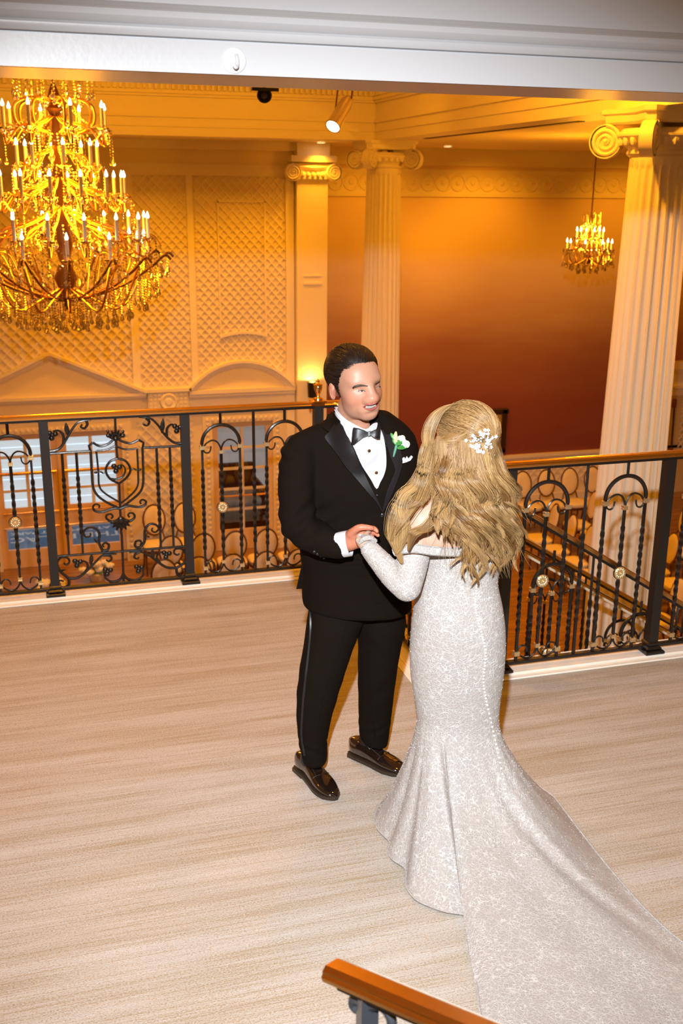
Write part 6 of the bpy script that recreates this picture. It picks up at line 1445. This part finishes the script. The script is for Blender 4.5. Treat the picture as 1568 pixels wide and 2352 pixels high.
for li, (a, b, Ya, Yb, spread) in enumerate(ends2):
    jit = rn.normal(0, .6)+a[0]*.012; wl = rn.uniform(112, 138); amp = rn.uniform(14, 25); tn0 = np.clip(rn.normal(.5, .24), .05, .98); nst = 95; n = 26; cen = []
    for i in range(n):
        t = i/(n-1); e = t**1.1; x = a[0]+(b[0]-a[0])*e; y = a[1]+(b[1]-a[1])*t; Y = Ya+(Yb-Ya)*min(1, t*1.6); w_ = min(1, max(0, y-1070)/70); ang = 2*PI*(y-1095)/wl+jit
        x += amp*w_*math.sin(ang)+(8*math.sin(PI*(t-.8)/.2*1.2) if t > .8 else 0); dY = -.028*w_*math.cos(ang)
        p, n_ = hit(th_, x, y, 3.4); r0 = th_.ray_cast(CC, ray(x, y).normalized())
        if r0[0] is not None: Y = min(Y, r0[0].y-.006)
        cen.append((x, y, Y+dY*.8))
    for s in range(nst):
        ou, ov = rn.normal(0, .5, 2); P = []; le = 1-abs(rn.normal(0, .05)); tw = rn.normal(0, .5)
        for i in range(n):
            t = i/(n-1)*le; k = t*(n-1); k0 = min(int(k), n-2); fr_ = k-k0; x, y, Y = (cen[k0][q]+(cen[k0+1][q]-cen[k0][q])*fr_ for q in range(3))
            sp = spread*(.75+.5*math.sin(PI*min(1, t*.8+.1)))*(1-.75*max(0, t-.75)/.25); ca, sa = math.cos(tw*t*2.2), math.sin(tw*t*2.2); u_, v_ = ou*ca-ov*sa, ou*sa+ov*ca
            P.append(ony(x, y, Y)+CR*(u_*sp)+Vector((0, v_*sp*.55, v_*.003)))
        paths.append(P); cols.append((tone(np.clip(tn0+rn.normal(0, .17), 0, 1)), n))
for pts_, Y0, spread in left_locks:
    Pc = catmull([Vector((x, y, 0)) for x, y in pts_], 4); n = len(Pc); tn0 = np.clip(rn.normal(.5, .15), .2, .85)
    for s in range(260):
        ou, ov = rn.normal(0, .5, 2); P = []
        for i, q in enumerate(Pc):
            t = i/(n-1); sp = spread*(.7+.6*math.sin(PI*t))*(1-.6*max(0, t-.75)/.25); P.append(ony(q.x, q.y, Y0-.05*t+.012*math.sin(7*t))+CR*(ou*sp)+Vector((0, ov*sp, ov*.004)))
        paths.append(P); cols.append((tone(np.clip(tn0+rn.normal(0, .18), 0, 1)), n))
# face-framing strands left
Pf = catmull([Vector((x, y, 0)) for x, y in ((1055,928),(1025,935),(1002,952),(988,978),(982,1005),(984,1030),(992,1050))], 3)
for s in range(420):
    P = []; n = len(Pf); o1, o2 = rn.normal(0, .5, 2)
    for i, q in enumerate(Pf): t = i/(n-1); P.append(ony(q.x+o1*(3+9*math.sin(PI*t)), q.y+o2*2, 3.215+.012*o2-.03*t))
    paths.append(P); cols.append((tone(np.clip(rn.normal(.75, .15), 0, 1)), n))
# twisted lock above the clasp
for s in range(380):
    P = []; n = 14; o1, o2 = rn.normal(0, .45, 2)
    for i in range(n):
        t = i/(n-1); x = np.interp(t, (0,.35,.7,1), (1008,1045,1080,1112)); y = np.interp(t, (0,.35,.7,1), (1022,1012,998,985))+o1*(9-4*t)+3*math.sin(t*7+o2*2); P.append(ony(x, y, 3.115-.03*math.sin(PI*t)+.008*o2))
    paths.append(P); cols.append((tone(np.clip(rn.normal(.72, .18), 0, 1)), n))
# flyaways
for s in range(130):
    a, b, Ya, Yb, sp = ends[rn.integers(len(ends))]; P = []; n = 14; o1 = rn.normal(0, 22); q1 = rn.normal(0, 12)
    for i in range(n): t = .35+.65*i/(n-1); P.append(ony(a[0]+(b[0]-a[0])*t+o1*t*t+10*math.sin(5*t+q1), a[1]+(b[1]-a[1])*t+q1*t, Ya+(Yb-Ya)*t-.03))
    paths.append(P); cols.append((tone(.6), n))
sb = strands(paths, .00078, 3, .3); tn = np.vstack([np.tile(c, (n*3, 1)) for c, n in cols]); sm = fastmesh(sb, 'hair_strands', HAIRL, np.hstack([tn, np.ones((len(tn), 1))]))
o = link('hair_strands', sm, bhair); tag(o, kind='stuff')
# crystal hair comb: sprigs of beads
cb = thing('hair_comb', 'sparkling crystal and pearl hair comb in the bride’s half-up hair', 'hair comb', tuple(ony(1108, 1022, 3.0)))
WIRE = mat('silver_wire', (.8,.76,.68), .2, 1.0); sprigs = [((1110,1015),(1070,1014)),((1108,1012),(1085,1002)),((1112,1010),(1100,994)),((1115,1010),(1122,985)),((1118,1014),(1136,1000)),((1118,1020),(1140,1016)),((1116,1024),(1142,1030)),((1112,1028),(1132,1042)),((1108,1030),(1108,1042)),((1112,1030),(1126,1058)),((1104,1022),(1078,1024)),((1104,1018),(1092,1028)),((1106,1026),(1094,1040)),((1114,1018),(1128,1024)),((1110,1008),(1112,985))]
def comb_pt(x, y): p, n_ = hit(th_, x, y, 3.3); return p+(CC-p).normalized()*.022
for k, (a, b) in enumerate(sprigs):
    A_, B_ = comb_pt(*a), comb_pt(*b); sp = link('sprig', MB().tube([A_, A_.lerp(B_, .5)+Vector((0,0,.004)), B_], .0011, 5).mesh('sprig', WIRE), cb)
    for t in (.25, .45, .65, .82, 1.0):
        p = A_.lerp(B_, t)+Vector((random.uniform(-.005,.005), random.uniform(-.004,.002), random.uniform(-.005,.005)))
        bd = MB()
        if t in (.65, 1.0):
            for q in range(5): bd.ball(p+CR*(.0042*math.cos(q*1.257))+CU*(.0042*math.sin(q*1.257)), .0026, 6, 4)
            bd.ball(p-CF*.002, .0022, 6, 4)
        else: bd.ball(p, .0036, 6, 4)
        link('bead', bd.mesh('bead', SPARK if k % 3 else PEARL), sp)
# ------------------------------------------------------------ lamps of the hall
